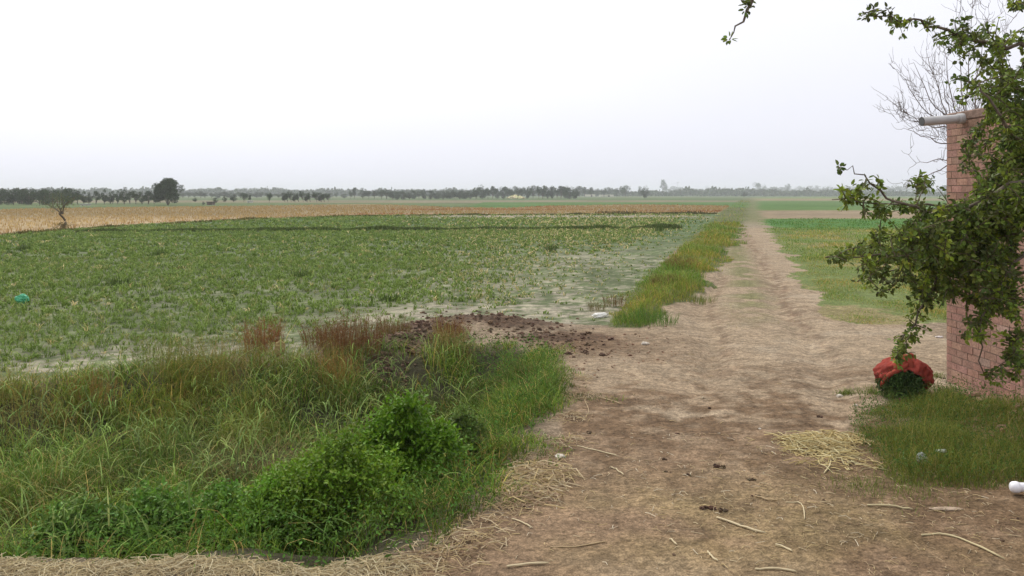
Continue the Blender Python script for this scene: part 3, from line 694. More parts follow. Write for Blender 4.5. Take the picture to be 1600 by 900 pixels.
# ------------------------------------------------------------------ crops and grasses
# field seedlings
cr = Acc()
def field_plants(ymin, ymax, dens, nb, hh, wl, lean=.7):
    lo = max(ymin * -.65, -90); p = np.column_stack([rng.uniform(ymin * 0 - .64 * ymax, .3 * ymax, int(dens * (ymax - ymin) * .94 * ymax)), rng.uniform(ymin, ymax, int(dens * (ymax - ymin) * .94 * ymax))])
    p = inview(p[inside(CROP, p[:, 0], p[:, 1])], 1.1)
    u_ = p[:, 0] / p[:, 1]; edge = sdf(CROP, p[:, 0], p[:, 1])
    cov = fbm(p[:, 0] * .35, p[:, 1] * .35, 51); n3_ = fbm(p[:, 0] * 1.1, p[:, 1] * 1.1, 88)
    prob = 1.15 - .8 * sst(.48, .78, cov * .3 + n3_ * .7) 
    prob *= .12 + .88 * sst(.2, 2.0 + 2.2 * sst(-7, -2, p[:, 0]), edge); prob *= 1 - .62 * sst(-.16, .07, u_) * (1 - sst(30, 55, p[:, 1]))
    prob *= 1 - .85 * np.exp(-((p[:, 1] - 90) / 6.5) ** 2) * sst(-14, -6, p[:, 0]) * (1 - sst(16, 22, p[:, 0]))
    keep = rng.random(len(p)) < prob; p = p[keep]; prob = prob[keep]; n = len(p)
    b = np.repeat(onground(p), nb, 0); m_ = len(b)
    hv = np.repeat(rng.uniform(.6, 1.35, n) * (.7 + .5 * np.clip(prob, 0, 1)), nb) * hh * rng.uniform(.7, 1.2, m_)
    c_ = pick([(.115, .195, .055), (.15, .235, .07), (.09, .155, .045), (.23, .26, .13), (.46, .42, .29)], [.44, .32, .16, .07, .01], n)
    dry = np.repeat(sst(-.16, .07, p[:, 0] / p[:, 1]) * .22, nb); c_ = np.repeat(c_, nb, 0) * rng.uniform(.75, 1.25, (m_, 1))
    pale_ = rng.random(m_) < dry; c_[pale_] = np.array([.46, .42, .30]) * rng.uniform(.8, 1.2, (pale_.sum(), 1))
    b[:, :2] += rng.normal(size=(m_, 2)) * wl * 1.2
    blades(cr, b, hv, wl * rng.uniform(.9, 1.9, m_), rng.uniform(.5, 1.8, m_) * lean, rng.random(m_) * 6.28, c_, droop=rng.uniform(.2, .8, m_), segs=2)
field_plants(8.5, 17, 80, 6, .13, .012)
field_plants(17, 32, 42, 5, .15, .024)
field_plants(32, 60, 13, 5, .17, .05)
field_plants(60, 108, 4, 4, .2, .10)
tag(cr.build('crop', M_GRASS), 'young green crop plants covering the pale field', 'crop', kind='stuff')

# wheat
wh = Acc()
p = np.column_stack([rng.uniform(-75, 45, 60000), rng.uniform(40, 185, 60000)]); p = inview(p[inside(WHEAT, p[:, 0], p[:, 1])], 1.1)
n = len(p); yv = p[:, 1]; keep = rng.random(n) < 1.15 - yv / 220; p = p[keep]; n = len(p); nb = 2; b = np.repeat(onground(p), nb, 0); m_ = n * nb; b[:, :2] += rng.normal(size=(m_, 2)) * .1
edge = sdf(WHEAT, b[:, 0], b[:, 1])
cc_ = pick([(.40, .31, .18), (.34, .27, .16), (.29, .20, .12), (.46, .38, .24)], [.4, .3, .12, .18], m_) * rng.uniform(.8, 1.2, (m_, 1))
far_w = sst(-.1, .5, (b[:, 1] - 88 - b[:, 0] * .3) / 60)[:, None]; cc_ = cc_ * (1 - far_w) + np.array([.30, .235, .14]) * rng.uniform(.8, 1.2, (m_, 1)) * far_w
low = (edge < 2.2) & (b[:, 1] < 120); cc_[low] *= np.array([.80, .68, .60])
red = (fbm(b[:, 0] * .04, b[:, 1] * .1, 72) > .58) & (b[:, 0] > -18); cc_[red] = cc_[red] * [.85, .66, .6]
blades(wh, b, rng.uniform(.14, .32, m_), rng.uniform(.1, .22, m_) * (b[:, 1] / 100), .2, rng.random(m_) * 6.28, cc_, droop=.1, segs=1)
tag(wh.build('wheat', M_GRASS), 'ripe golden wheat and stubble beyond the green field', 'wheat', kind='stuff')

# weeds on the little bunds across the field
bd = Acc()
def bund(pts, n, hh, c_, sc, jit=.35):
    w_ = GG(pts); seg = np.r_[0, np.cumsum(np.hypot(*np.diff(w_, axis=0).T))]; s = rng.random(n) * seg[-1]
    gate = fbm(s * .5, s * 0, sc, 3) ; k = gate > .22; s = s[k]; gate = gate[k]; n = len(s)
    q = np.column_stack([np.interp(s, seg, w_[:, 0]), np.interp(s, seg, w_[:, 1])]) + rng.normal(size=(n, 2)) * [.1, jit]
    blades(bd, onground(q), hh * rng.uniform(.3, 1.1, n) * (.45 + .9 * gate ** 2 * 1.3), rng.uniform(.06, .16, n), .35, rng.random(n) * 6.28, vary(c_, n, .35), droop=.2, segs=2)
bund([(120, 363), (300, 361.5), (600, 360), (850, 358.5), (1060, 357)], 20000, .36, (.065, .10, .034), 5, .35)
bund([(0, 368), (200, 353), (400, 343), (560, 338)], 3000, .3, (.12, .115, .05), 6)
bund([(540, 338.2), (700, 336.3), (900, 335.3), (1118, 334.3)], 12000, .28, (.075, .085, .035), 7)
bund([(930, 333), (1118, 333)], 700, .45, (.07, .06, .03), 8)
tag(bd.build('bund_weeds', M_GRASS), 'dark green weeds growing along the low bunds between the fields', 'weeds', kind='stuff')

# verge beside the track
vg = Acc()
p = spread(VERGE, 0, 1) if False else None
def verge(poly, y0, y1, n, hh, w_, cols, wts, seed=0, ed=.5, segs=2):
    x0, x1 = poly[:, 0].min(), poly[:, 0].max(); yy = np.exp(rng.uniform(math.log(y0), math.log(y1), n * 3)); 
    cxm = np.interp(yy, [12, 20, 40, 80, 160, 300], [x0, 8, 14, 26, 50, 90]); xx = rng.uniform(x0, np.maximum(np.minimum(yy * .7, x1), x0 + .1), n * 3)
    q = np.column_stack([xx, yy]); e_ = sdf(poly, xx, yy) + (fbm(xx * 1.2, yy * 1.2, 91) - .5) * ed; e_ = np.where(sdf(poly, *warp(xx, yy)) > 0, np.maximum(e_, .12), -1); q = q[e_ > 0]; e_ = e_[e_ > 0]; q, e_ = q[:n], e_[:n]
    m_ = len(q); c_ = pick(cols, wts, m_); pn = fbm(q[:, 0] * .5, q[:, 1] * .35, 93)[:, None]; c_ = c_ * rng.uniform(.7, 1.3, (m_, 1))
    c_ = c_ * (1 + sst(.45, .62, pn) * (np.array([1.3, 1.05, .9]) - 1)) * (1 + sst(.5, .3, pn) * (np.array([.75, .95, .8]) - 1))
    hv = hh * rng.uniform(.3, 1.4, m_) * (.12 + 1.9 * np.clip(fbm(q[:, 0] * 1.1, q[:, 1] * .7, 94) - .22, 0, 1)) * sst(-.1, .6, e_ + .1)
    blades(vg, onground(q), hv, w_ * q[:, 1] / 18 * rng.uniform(.6, 1.3, m_), rng.uniform(.2, 1, m_), rng.random(m_) * 6.28, c_, droop=rng.uniform(.1, .5, m_), segs=segs)
vc = [(.13, .22, .045), (.20, .255, .06), (.10, .17, .04), (.28, .24, .12)]
verge(VERGE, 14, 70, 80000, .36, .012, vc, [.42, .2, .24, .14])
verge(VERGE, 60, 320, 9000, .35, .012, vc, [.3, .4, .15, .15])
tag(vg.build('verge_grass', M_GRASS), 'long green and yellowish grass on the raised verge left of the track', 'grass', kind='stuff')
vg = Acc()
verge(RVERGE, 14.5, 34, 52000, .10, .011, [(.15, .23, .055), (.22, .24, .075), (.36, .29, .15), (.12, .21, .05)], [.32, .27, .2, .2])
verge(RVERGE, 30, 60, 22000, .20, .012, [(.16, .24, .06), (.24, .27, .09), (.38, .34, .19), (.11, .19, .045)], [.4, .25, .12, .2])
verge(RVERGE, 56, 82, 9000, .2, .013, [(.085, .18, .05), (.11, .205, .06)], [.6, .4])
tag(vg.build('field_grass', M_GRASS), 'short green and dry grass right of the track before the bright green plot', 'grass', kind='stuff')
# tufts in the middle of the track
tg = Acc(); q = np.column_stack([rng.uniform(3.5, 26, 90000), rng.uniform(14, 90, 90000)]); tcx_ = 2.9 + (q[:, 1] - 10) * .235
k = (np.abs(q[:, 0] - tcx_ - .1) < .75 * (.5 + fbm(q[:, 0], q[:, 1], 4))) & (fbm(q[:, 0] * 1.3, q[:, 1] * 1.3, 52) > .43) & inside(TRACK, q[:, 0], q[:, 1]); q = q[k]; n = len(q)
blades(tg, onground(q), rng.uniform(.02, .07, n), rng.uniform(.008, .016, n) * np.maximum(q[:, 1] / 20, 1), .8, rng.random(n) * 6.28, vary((.17, .18, .075), n, .35), segs=1)
tag(tg.build('track_grass', M_GRASS), 'sparse short grass growing down the middle of the track', 'grass', kind='stuff')

# ditch vegetation
dg = Acc(); n0 = 105000
q = inview(spread(DITCH, 0, n0 * 2), 1.15)
extra_far = np.column_stack([rng.uniform(-9, -1.4, 12000), rng.uniform(9.5, 13.2, 12000)]); sdx = sdf(DITCH, extra_far[:, 0], extra_far[:, 1]); extra_far = inview(extra_far[(sdx < 0) & (sdx > -.45 * rng.random(len(sdx)))])
q = q[~((q[:, 1] < 6.15 + .35 * fbm(q[:, 0] * 2, q[:, 0] * 0, 143)) & (q[:, 0] > -3.4) & (q[:, 0] < -.55) & (rng.random(len(q)) < .88))]; ex_r = np.column_stack([rng.uniform(-1.2, 1.7, 60000), rng.uniform(5.4, 13.5, 60000)]); sdr = sdf(DITCH, ex_r[:, 0], ex_r[:, 1]); wv = fbm(ex_r[:, 0] * 2.4, ex_r[:, 1] * 2.4, 161)
ex_r = ex_r[(sdr < 0) & (sdr > -.9 * np.clip(wv - .38, 0, 1) * rng.random(len(sdr)) ** .5 * 2) & (rng.random(len(sdr)) < .5)]
q = np.concatenate([q, extra_far, ex_r]); m1 = np.zeros(len(q))
for (a, b), sx_, sy_, hg in [(G(640, 540), .5, .35, 0)] + [(G(605, 605), .62, .55, 0), (G(625, 565), .5, .4, 0)]: m1 = np.maximum(m1, np.exp(-((q[:, 0] - a) / sx_) ** 2 - ((q[:, 1] - b) / sy_) ** 2))
q = q[rng.random(len(q)) > m1 * 1.4]
SHR = [(G(642, 800, -.45), .50), (G(540, 862, -.5), .58), (G(430, 874, -.5), .42), (G(250, 876, -.6), .45), (G(130, 880, -.6), .3), (G(348, 868, -.6), .3), (G(600, 858, -.3), .30)]
def shrub_mask(q, k=1.0, first=99):
    ms = np.zeros(len(q))
    for (a, b), rr_ in SHR[:first]: ms = np.maximum(ms, np.exp(-(((q[:, 0] - a) / (rr_ * k)) ** 2 + ((q[:, 1] - b) / (rr_ * .9 * k)) ** 2) ** 2))
    return ms
ms = shrub_mask(q)
q = q[rng.random(len(q)) > ms * .92]
nn_ = fbm(q[:, 0] * .8, q[:, 1] * .8, 101); n5 = fbm(q[:, 0] * 2.2, q[:, 1] * 2.2, 102); kk = n5 + .12 * (rng.random(len(n5)) - .5) > .40; q = q[kk]; nn_ = nn_[kk]; n5 = n5[kk]
near_e = sdf(DITCH, q[:, 0], q[:, 1]); m_ = len(q)
fr = q[:, 1] - np.interp(q[:, 0], [-14, 0], [5.2, 5.2])
cg = pick([(.10, .195, .032), (.07, .15, .026), (.145, .24, .042), (.115, .21, .075), (.38, .34, .17), (.17, .14, .055)], [.31, .20, .19, .12, .12, .06], m_)
cg = cg * (1 + sst(.52, .66, nn_)[:, None] * (np.array([1.25, 1.1, .95]) - 1)) * (1 - .45 * sst(.5, .32, fbm(q[:, 0] * 1.3, q[:, 1] * 1.3, 141))[:, None]) * rng.uniform(.55, 1.45, (m_, 1))
yel = ((q[:, 1] > 9.6) & (q[:, 0] < -2.2))[:, None] * sst(.5, .65, n5)[:, None] * .3; cg = cg * (1 - yel) + np.array([.24, .22, .08]) * yel
hv = rng.uniform(.15, .72, m_) * (.25 + 1.7 * np.clip(n5 - .15, 0, 1)) * (.6 + .9 * fbm(q[:, 0] * .45, q[:, 1] * .7, 140)) * np.maximum(sst(-.5, .5, near_e), .3) * (.55 + .45 * sst(.3, 1.6, fr))
rbank = sst(-1.6, -.4, q[:, 0]); hv *= (1 - .3 * rbank) * .82
blades(dg, onground(q, -.02), hv, rng.uniform(.004, .012, m_), rng.uniform(.2, 1.3, m_), rng.random(m_) * 6.28, cg, droop=rng.uniform(.1, .75, m_))
# broad arching reed leaves
q = inview(spread(DITCH, 0, 17000)); q = q[shrub_mask(q, 1.35) < .3]; e_ = sdf(DITCH, q[:, 0], q[:, 1]); q = q[(e_ > .35) & (q[:, 0] < -.5) & (fbm(q[:, 0] * 1.2, q[:, 1] * 1.2, 103) > .43) & (q[:, 1] > 6.1)]; b = onground(q); m_ = len(b); b[:, 2] += rng.uniform(.1, .45, m_)
blades(dg, b, rng.uniform(.10, .30, m_), rng.uniform(.008, .018, m_), rng.uniform(.5, 2.0, m_), rng.random(m_) * 6.28, vary((.165, .255, .10), m_, .5), droop=rng.uniform(.0, 1.0, m_), segs=4)
# small leaved weeds low down
q = inview(spread(DITCH, 0, 95000)); q = q[(shrub_mask(q, 1.0, 3) < .5) & (shrub_mask(q) < .9)]; e_ = sdf(DITCH, q[:, 0], q[:, 1]); w2 = fbm(q[:, 0] * 1.5, q[:, 1] * 1.5, 104)
lowleaf = ((q[:, 1] < 7.2 + .8 * w2) & (q[:, 0] > -3.2)) | (q[:, 0] > -.9) & (w2 > .45)
k = lowleaf & (e_ > .05); q = q[k]; m_ = len(q); b = onground(q); b[:, 2] += rng.uniform(.03, .42, m_) * np.clip(e_[k] * 2 + .2, 0, 1)
leaves(dg, b, rng.normal(size=(m_, 3)) + [0, 0, .4], rng.uniform(.018, .055, m_), rng.uniform(.008, .02, m_), vary((.085, .175, .04), m_, .45))
tag(dg.build('ditch_grass', M_GRASS), 'tangled tall grass and weeds filling the ditch at the left', 'grass', kind='stuff')

# grass patch at the right, by the building
pg = Acc(); PATCH = GG([(1322, 668), (1345, 640), (1420, 622), (1490, 618), (1560, 650), (1620, 668), (1720, 700), (1720, 770), (1600, 770), (1480, 768), (1405, 762), (1370, 735), (1345, 700)])
q = spread(PATCH, 0, 46000); e_ = sdf(PATCH, q[:, 0], q[:, 1]) + (fbm(q[:, 0] * 3, q[:, 1] * 3, 111) - .5) * .5; q = q[e_ > 0]; e_ = e_[e_ > 0]; m_ = len(q)
pn = fbm(q[:, 0] * 1.6, q[:, 1] * 1.6, 112)
cg = pick([(.10, .155, .035), (.14, .19, .045), (.07, .115, .03), (.27, .24, .12), (.19, .19, .06)], [.34, .28, .16, .08, .14], m_) * rng.uniform(.7, 1.3, (m_, 1))
blades(pg, onground(q), rng.uniform(.06, .42, m_) * (.15 + 1.6 * np.clip(pn - .22, 0, 1)) * sst(-.1, .6, e_ + .05), rng.uniform(.0025, .006, m_), rng.uniform(.1, .8, m_), rng.random(m_) * 6.28, cg, droop=rng.uniform(.05, .5, m_))
q = q[rng.random(m_) < .18]; m_ = len(q); b = onground(q); b[:, 2] += rng.uniform(.02, .22, m_); leaves(pg, b, rng.normal(size=(m_, 3)), rng.uniform(.015, .035, m_), .011, vary((.08, .145, .04), m_, .3))
for (u, v, r_, n_) in [(1322, 612, .10, 260), (1365, 614, .18, 420), (1462, 590, .10, 200), (1478, 612, .16, 250), (1385, 640, .3, 200), (1350, 760, .25, 350), (1420, 772, .3, 300)]:
    x, y = G(u, v); qq = np.array([x, y]) + rng.normal(size=(n_, 2)) * r_ * .6; blades(pg, onground(qq), rng.uniform(.02, .12, n_), .005, .6, rng.random(n_) * 6.28, vary((.11, .16, .045), n_, .35))
tag(pg.build('yard_grass', M_GRASS), 'dark green grass patch at the foot of the brick building', 'grass', kind='stuff')

# ------------------------------------------------------------------ individual shrubs and weed clumps
def bush(name, u, v, z0, w_, hgt, d_, label, cat, n, L, base, lobes=9, stems=12):
    x, y = G(u, v, z0); gz = float(H(x, y)); e = empty(name, (x, y, gz), label, cat)
    hh = hgt; a_ = Acc(); st_ = Acc(); cl = []
    for k in range(lobes):
        an = rng.random() * 6.28; r = rng.random() ** .5; cl.append((math.cos(an) * r * w_ * .36, math.sin(an) * r * d_ * .36, hh * (.30 + .48 * rng.random() * (1 - .35 * r)), w_ * rng.uniform(.13, .22)))
    cl.append((0, 0, hh * .8, w_ * .2)); cl = np.array(cl)
    for k in range(stems):
        c_ = cl[k % len(cl)]; tube(st_, smooth_line([(rng.normal() * .04, rng.normal() * .04, -.03), c_[:3] * [.4, .4, .5], c_[:3] + [0, 0, .05]], 7, .008), np.linspace(.008, .002, 7), (.12, .13, .06), 4, cap=False)
    # leafy shoots
    ns = n // 9; i = rng.integers(len(cl), size=ns); dd = norm(rng.normal(size=(ns, 3)) + [0, 0, .35]); p0 = cl[i, :3]; rr = cl[i, 3] * rng.uniform(.55, 1.25, ns)
    hue = rng.uniform(.75, 1.3, len(cl))[i]
    for j in range(9):
        f = .35 + .65 * (j + rng.random(ns)) / 9; p = p0 + dd * (rr * f)[:, None] * [1, 1, .85]; p[:, 2] = np.maximum(p[:, 2], .01)
        ld_ = norm(dd * .5 + rng.normal(size=(ns, 3)) * .8); leaves(a_, p, ld_, L * rng.uniform(.6, 1.2, ns), L * .55 * rng.uniform(.7, 1.2, ns), vary(base, ns, .28) * hue[:, None], fold=.12)
    st_.build('stem', M_BARK, e); a_.build('foliage', M_LEAF, e); return e
bush('shrub', 640, 803, -.45, 1.18, .98, .8, 'bright green round leafy shrub, the tallest in the ditch', 'shrub', 20000, .045, (.12, .245, .02), 19)
bush('shrub', 535, 868, -.5, 1.5, .90, .9, 'spreading bright green shrub in front of the tallest one, above the dark hollow', 'shrub', 25000, .035, (.125, .225, .022), 17)
bush('shrub', 425, 880, -.5, 1.15, .70, .7, 'low vivid green leafy shrub left of the spreading shrub at the near bank', 'shrub', 14000, .036, (.12, .24, .025), 14)
bush('shrub', 720, 760, -.4, .65, .58, .5, 'smaller olive green shrub touching the right side of the tallest shrub', 'shrub', 6000, .028, (.11, .18, .04), 9)
bush('weed', 250, 880, -.55, 1.3, .52, .6, 'dark broad leaved weed spreading along the near bank, left of the vivid low shrub', 'weed', 9000, .050, (.10, .205, .035), 14)
bush('weed', 125, 882, -.55, 1.0, .52, .5, 'dark broad leaved weed nearest the lower left corner', 'weed', 7000, .042, (.11, .20, .04), 11)
bush('weed', 345, 876, -.55, .9, .62, .5, 'dark leafy weed filling the gap left of the vivid low shrub', 'weed', 7500, .042, (.10, .215, .035), 10)
def clump(u, v, z0, r_, hgt, n_, cols, label, w_=.006, lean=.35, droop=.1, cat='weed', name='weed_clump', group=None, seeds=None):
    x, y = G(u, v, z0); gz = float(H(x, y)); e_ = Acc(); an_ = rng.random(n_) * 6.283; ra_ = r_ * .95 * rng.random(n_) ** .62; q = np.column_stack([np.cos(an_) * ra_, np.sin(an_) * ra_])
    b = np.column_stack([q, H(q[:, 0] + x, q[:, 1] + y) - gz - .01]); hgt = hgt * 1.05; az = np.arctan2(q[:, 1], q[:, 0]) + rng.normal(size=n_) * .7; hv = hgt * rng.uniform(.45, 1.05, n_)
    c_ = pick(cols, [1] * len(cols), n_) * rng.uniform(.75, 1.25, (n_, 1)); ln = lean * rng.uniform(.2, 1.3, n_)
    blades(e_, b, hv, w_ * rng.uniform(.7, 1.3, n_), ln, az, c_, droop=droop)
    if seeds is not None:                       # fuzzy seed heads and side leaflets
        m_ = n_ * 8; i = rng.integers(n_, size=m_); t_ = rng.uniform(.35, 1, m_); d_ = np.column_stack([np.cos(az[i]), np.sin(az[i]), 0 * t_])
        p = b[i] + d_ * (ln[i] * hv[i] * t_ ** 1.8)[:, None] + np.array([0, 0, 1.]) * (hv[i] * (t_ - droop * t_ ** 3))[:, None]
        leaves(e_, p, rng.normal(size=(m_, 3)) + [0, 0, .8], rng.uniform(.012, .03, m_), .006, vary(seeds, m_, .3))
    o = e_.build(name, M_GRASS); o.location = (x, y, gz); tag(o, label, cat, group); return o
rb, rs, yb, gb_ = (.15, .075, .04), (.22, .09, .05), (.27, .24, .09), (.11, .16, .05)
clump(410, 552, 0, .30, .55, 300, [rb, rs, (.15, .12, .06)], 'reddish dry weed clump standing alone at the field edge, left of the brown mound', seeds=rs)
clump(505, 545, 0, .32, .42, 260, [rb, (.16, .13, .07)], 'sparse reddish brown weed clump between the lone red one and the thick brown one', seeds=rb)
clump(545, 545, 0.1, .48, .55, 620, [rb, (.13, .085, .05), (.2, .13, .07)], 'thick dark brown dry weed clump on the left shoulder of the mound', seeds=rb)
clump(528, 575, 0, .28, .42, 260, [(.28, .17, .07), (.33, .24, .1)], 'orange brown dry stalks in front of the thick brown weed clump', seeds=(.28, .19, .08))
clump(615, 520, 0.1, .3, .34, 200, [(.15, .14, .07), rb], 'olive weed clump behind the middle of the mound', seeds=(.2, .17, .09))
clump(705, 512, 0.2, .3, .36, 240, [(.24, .17, .08), rb], 'rusty weed clump on the right part of the mound', seeds=rb)
clump(705, 545, 0.05, .32, .42, 240, [(.26, .22, .09), (.17, .13, .07)], 'yellowish stiff weed clump below the rusty one on the mound', seeds=(.28, .23, .1))
clump(262, 592, -.1, .42, .62, 420, [(.12, .17, .05), (.16, .19, .06), yb], 'tall feathery green weed clump at the ditch rim, left of the yellow tipped one', w_=.004, seeds=(.15, .18, .06))
clump(348, 588, -.1, .5, .58, 480, [(.13, .17, .05), yb, (.17, .18, .06)], 'tall feathery weed clump with yellow brown tips at the ditch rim', w_=.004, seeds=(.26, .22, .09))
clump(150, 612, -.1, .3, .34, 220, [(.32, .2, .09), yb], 'orange tinted dry grass clump on the ditch rim near the left', seeds=(.3, .2, .09))
clump(40, 640, -.15, .5, .5, 380, [yb, (.17, .19, .06)], 'yellow green feathery clump on the ditch rim at the left edge', w_=.004, seeds=(.26, .25, .1))
clump(960, 478, 0, .25, .30, 130, [(.12, .12, .05), rb], 'dark dry weed clump at the field corner by the white bag', seeds=(.16, .12, .07))
clump(932, 486, 0, .2, .22, 90, [(.14, .13, .06)], 'small olive weed clump just left of the dark one at the field corner', seeds=(.16, .14, .07))
clump(1066, 420, .1, .5, .42, 300, [rb, (.2, .13, .07), (.15, .15, .05)], 'reddish brown weed clump on the verge crest left of the track', w_=.012, seeds=rb)
clump(1040, 446, .1, .4, .32, 220, [(.16, .14, .06), rb], 'brown green weed clump lower on the verge crest, nearer the camera', w_=.01, seeds=(.18, .13, .07))
for i, (u, v, hh, lab) in enumerate([(184, 446, .34, 'dark weed tuft in the crop below the lone small tree'), (470, 433, .26, 'small dark weed tuft in the crop left of centre'), (860, 393, .4, 'dark weed tuft far in the middle of the crop'),
        (607, 470, .2, 'low dark weed tuft in the crop behind the mound'), (38, 392, .4, 'dark weed tuft in the crop near the left edge'), (250, 400, .32, 'faint dark weed tuft in the crop below the big tree'), (1030, 362, .7, 'bushy weed on the bund beside the verge')]):
    clump(u, v, 0, .28, hh, 90, [(.05, .09, .03), (.07, .11, .04)], lab, w_=.02, cat='weed', group='dark weed tufts in the crop')
clump(392, 745, -.6, .55, .72, 620, [(.13, .12, .07), (.10, .13, .06), (.24, .2, .13), (.07, .08, .04)], 'dark matted drooping grass clump in the ditch left of the shrubs', w_=.007, lean=.9, droop=.55, cat='grass', name='grass_clump')
clump(70, 800, -.6, .5, .6, 400, [(.12, .18, .05), (.28, .25, .13), (.09, .14, .04)], 'mixed green and straw coloured grass clump near the left edge of the ditch', w_=.007, lean=.7, droop=.4, cat='grass', name='grass_clump')
clump(815, 640, -.2, .5, .42, 520, [(.11, .19, .05), (.09, .16, .04)], 'bright green grass clump hanging over the track edge beside the shrubs', w_=.005, lean=.6, droop=.3, cat='grass', name='grass_clump')
clump(1010, 505, 0, .6, .26, 420, [(.07, .17, .04), (.085, .14, .04)], 'deep green grass clump at the near end of the verge', w_=.009, lean=.5, cat='grass', name='grass_clump')
clump(1085, 465, 0.05, .5, .22, 300, [(.09, .16, .045), (.15, .17, .06)], 'green grass clump bulging into the track from the verge', w_=.009, lean=.5, cat='grass', name='grass_clump')
# tall reeds with stems
def reed(u, v, z0, hgt, label, tiltx=0.):
    x, y = G(u, v, z0); gz = float(H(x, y)); e = empty('reed', (x, y, gz), label, 'reed', 'tall reeds in the ditch'); a_ = Acc(); l_ = Acc()
    s = smooth_line([(0, 0, -.02), (tiltx * .4, 0, hgt * .5), (tiltx, 0, hgt)], 9, .006); tube(a_, s, np.linspace(.006, .003, 9), (.16, .19, .08), 5, cap=False)
    n_ = 9; k = np.linspace(2, 8, n_).astype(int); az = rng.random() * 6.28 + np.arange(n_) * 2.6 + rng.normal(size=n_) * .3
    blades(l_, s[k], rng.uniform(.16, .34, n_), rng.uniform(.014, .022, n_), rng.uniform(.8, 1.6, n_), az, vary((.17, .24, .12), n_, .2), droop=rng.uniform(.6, 1.1, n_), segs=5)
    a_.build('stem', M_GRASS, e); l_.build('leaves', M_GRASS, e)
for (u, v, hh, tx, lab) in [(365, 800, .75, .05, 'pale green reed standing tallest between the matted clump and the vivid shrub'), (340, 790, .6, -.1, 'reed leaning left beside the tallest pale reed'),
        (290, 780, .55, .1, 'reed with arching blades left of the leaning one'), (225, 760, .55, -.05, 'reed in the middle of the ditch above the dark weeds'), (60, 720, .6, .05, 'upright dark green reed near the left edge'),
        (500, 690, .5, .12, 'thin reed behind the gap above the spreading shrub'), (690, 650, .5, -.1, 'reed rising behind the right side of the tallest shrub'), (560, 665, .45, .15, 'slanting reed just left behind the tallest shrub'), (735, 615, .4, .1, 'short slanting reed on the bank right of the clods'),
        (150, 700, .6, -.12, 'reed leaning left near the far bank at left'), (620, 640, .35, -.1, 'short reed growing through the clods'), (430, 665, .45, .1, 'reed behind the dark matted clump')]:
    reed(u, v, -.6, hh, lab, tx)

# ------------------------------------------------------------------ clods, spoil, pebbles
cl_ = Acc()
def clods(pts, n_, rs_, c_, sprd):
    for k in range(n_):
        u, v = pts[rng.integers(len(pts))]; x, y = G(u + rng.normal() * sprd[0], v + rng.normal() * sprd[1]); r = rng.uniform(*rs_) * (1 if rng.random() < .85 else 1.6)
        r *= .62; lump(cl_, (x, y, float(H(x, y)) + r * .2), (r * rng.uniform(.8, 1.3), r * rng.uniform(.8, 1.3), r * .7), vary(np.array(c_) * 1.05, 1, .35, .06)[0], .45)
clods([(600, 560), (620, 545), (650, 540), (680, 530), (640, 525), (590, 570)], 700, (.012, .06), (.115, .075, .052), (24, 9))
clods([(600, 610), (620, 625), (585, 635), (640, 600), (560, 620)], 380, (.012, .06), (.105, .07, .05), (22, 14))
clods([(700, 505), (740, 505), (780, 512), (820, 520), (860, 530), (900, 540)], 560, (.010, .045), (.12, .078, .052), (30, 10))
clods([(930, 550), (980, 545), (1020, 535), (900, 570)], 170, (.008, .022), (.2, .12, .08), (35, 14))
tag(cl_.build('clods', M_CLOD), 'crumbled dark brown earth clods on the dug mound and its slope', 'clods', kind='stuff')
pb_ = Acc(); q = spread(TRACK, 0, 70000); q = q[(q[:, 1] < 20)]; q = inview(q); q = q[rng.random(len(q)) < np.clip(6.2 / q[:, 1], 0, 1) ** 1.3 * (.25 + 1.2 * (fbm(q[:, 0] * 1.5, q[:, 1] * 1.5, 501) > .5))]
m_ = len(q); rr = (.003 + .015 * rng.random(m_) ** 3.2)[:, None] * rng.uniform(.7, 1.5, (m_, 3)) * [1, 1, .6]
lumps(pb_, np.column_stack([q, H(q[:, 0], q[:, 1]) + rr[:, 2] * .4]), rr, pick([(.13, .085, .055), (.24, .17, .11), (.42, .35, .25), (.08, .053, .038)], [.36, .3, .13, .21], m_) * rng.uniform(.8, 1.2, (m_, 1)))
tag(pb_.build('pebbles', M_CLOD), 'small crumbs of soil and pebbles strewn over the bare earth', 'pebbles', kind='stuff')
spc = Acc()
for k in range(160):
    x, y = 5.0 + rng.normal() * .28, 8.3 + rng.normal() * .9; r = rng.uniform(.012, .045)
    if x > 5.12: continue
    lump(spc, (x, y, float(H(x, y)) + r * .3), (r, r * 1.2, r * .7), vary((.26, .16, .11) if k % 3 else (.32, .16, .12), 1, .25)[0], .3)
tag(spc.build('rubble', M_CLOD), 'brick rubble and spoil heaped against the foot of the brick wall', 'rubble', kind='stuff')
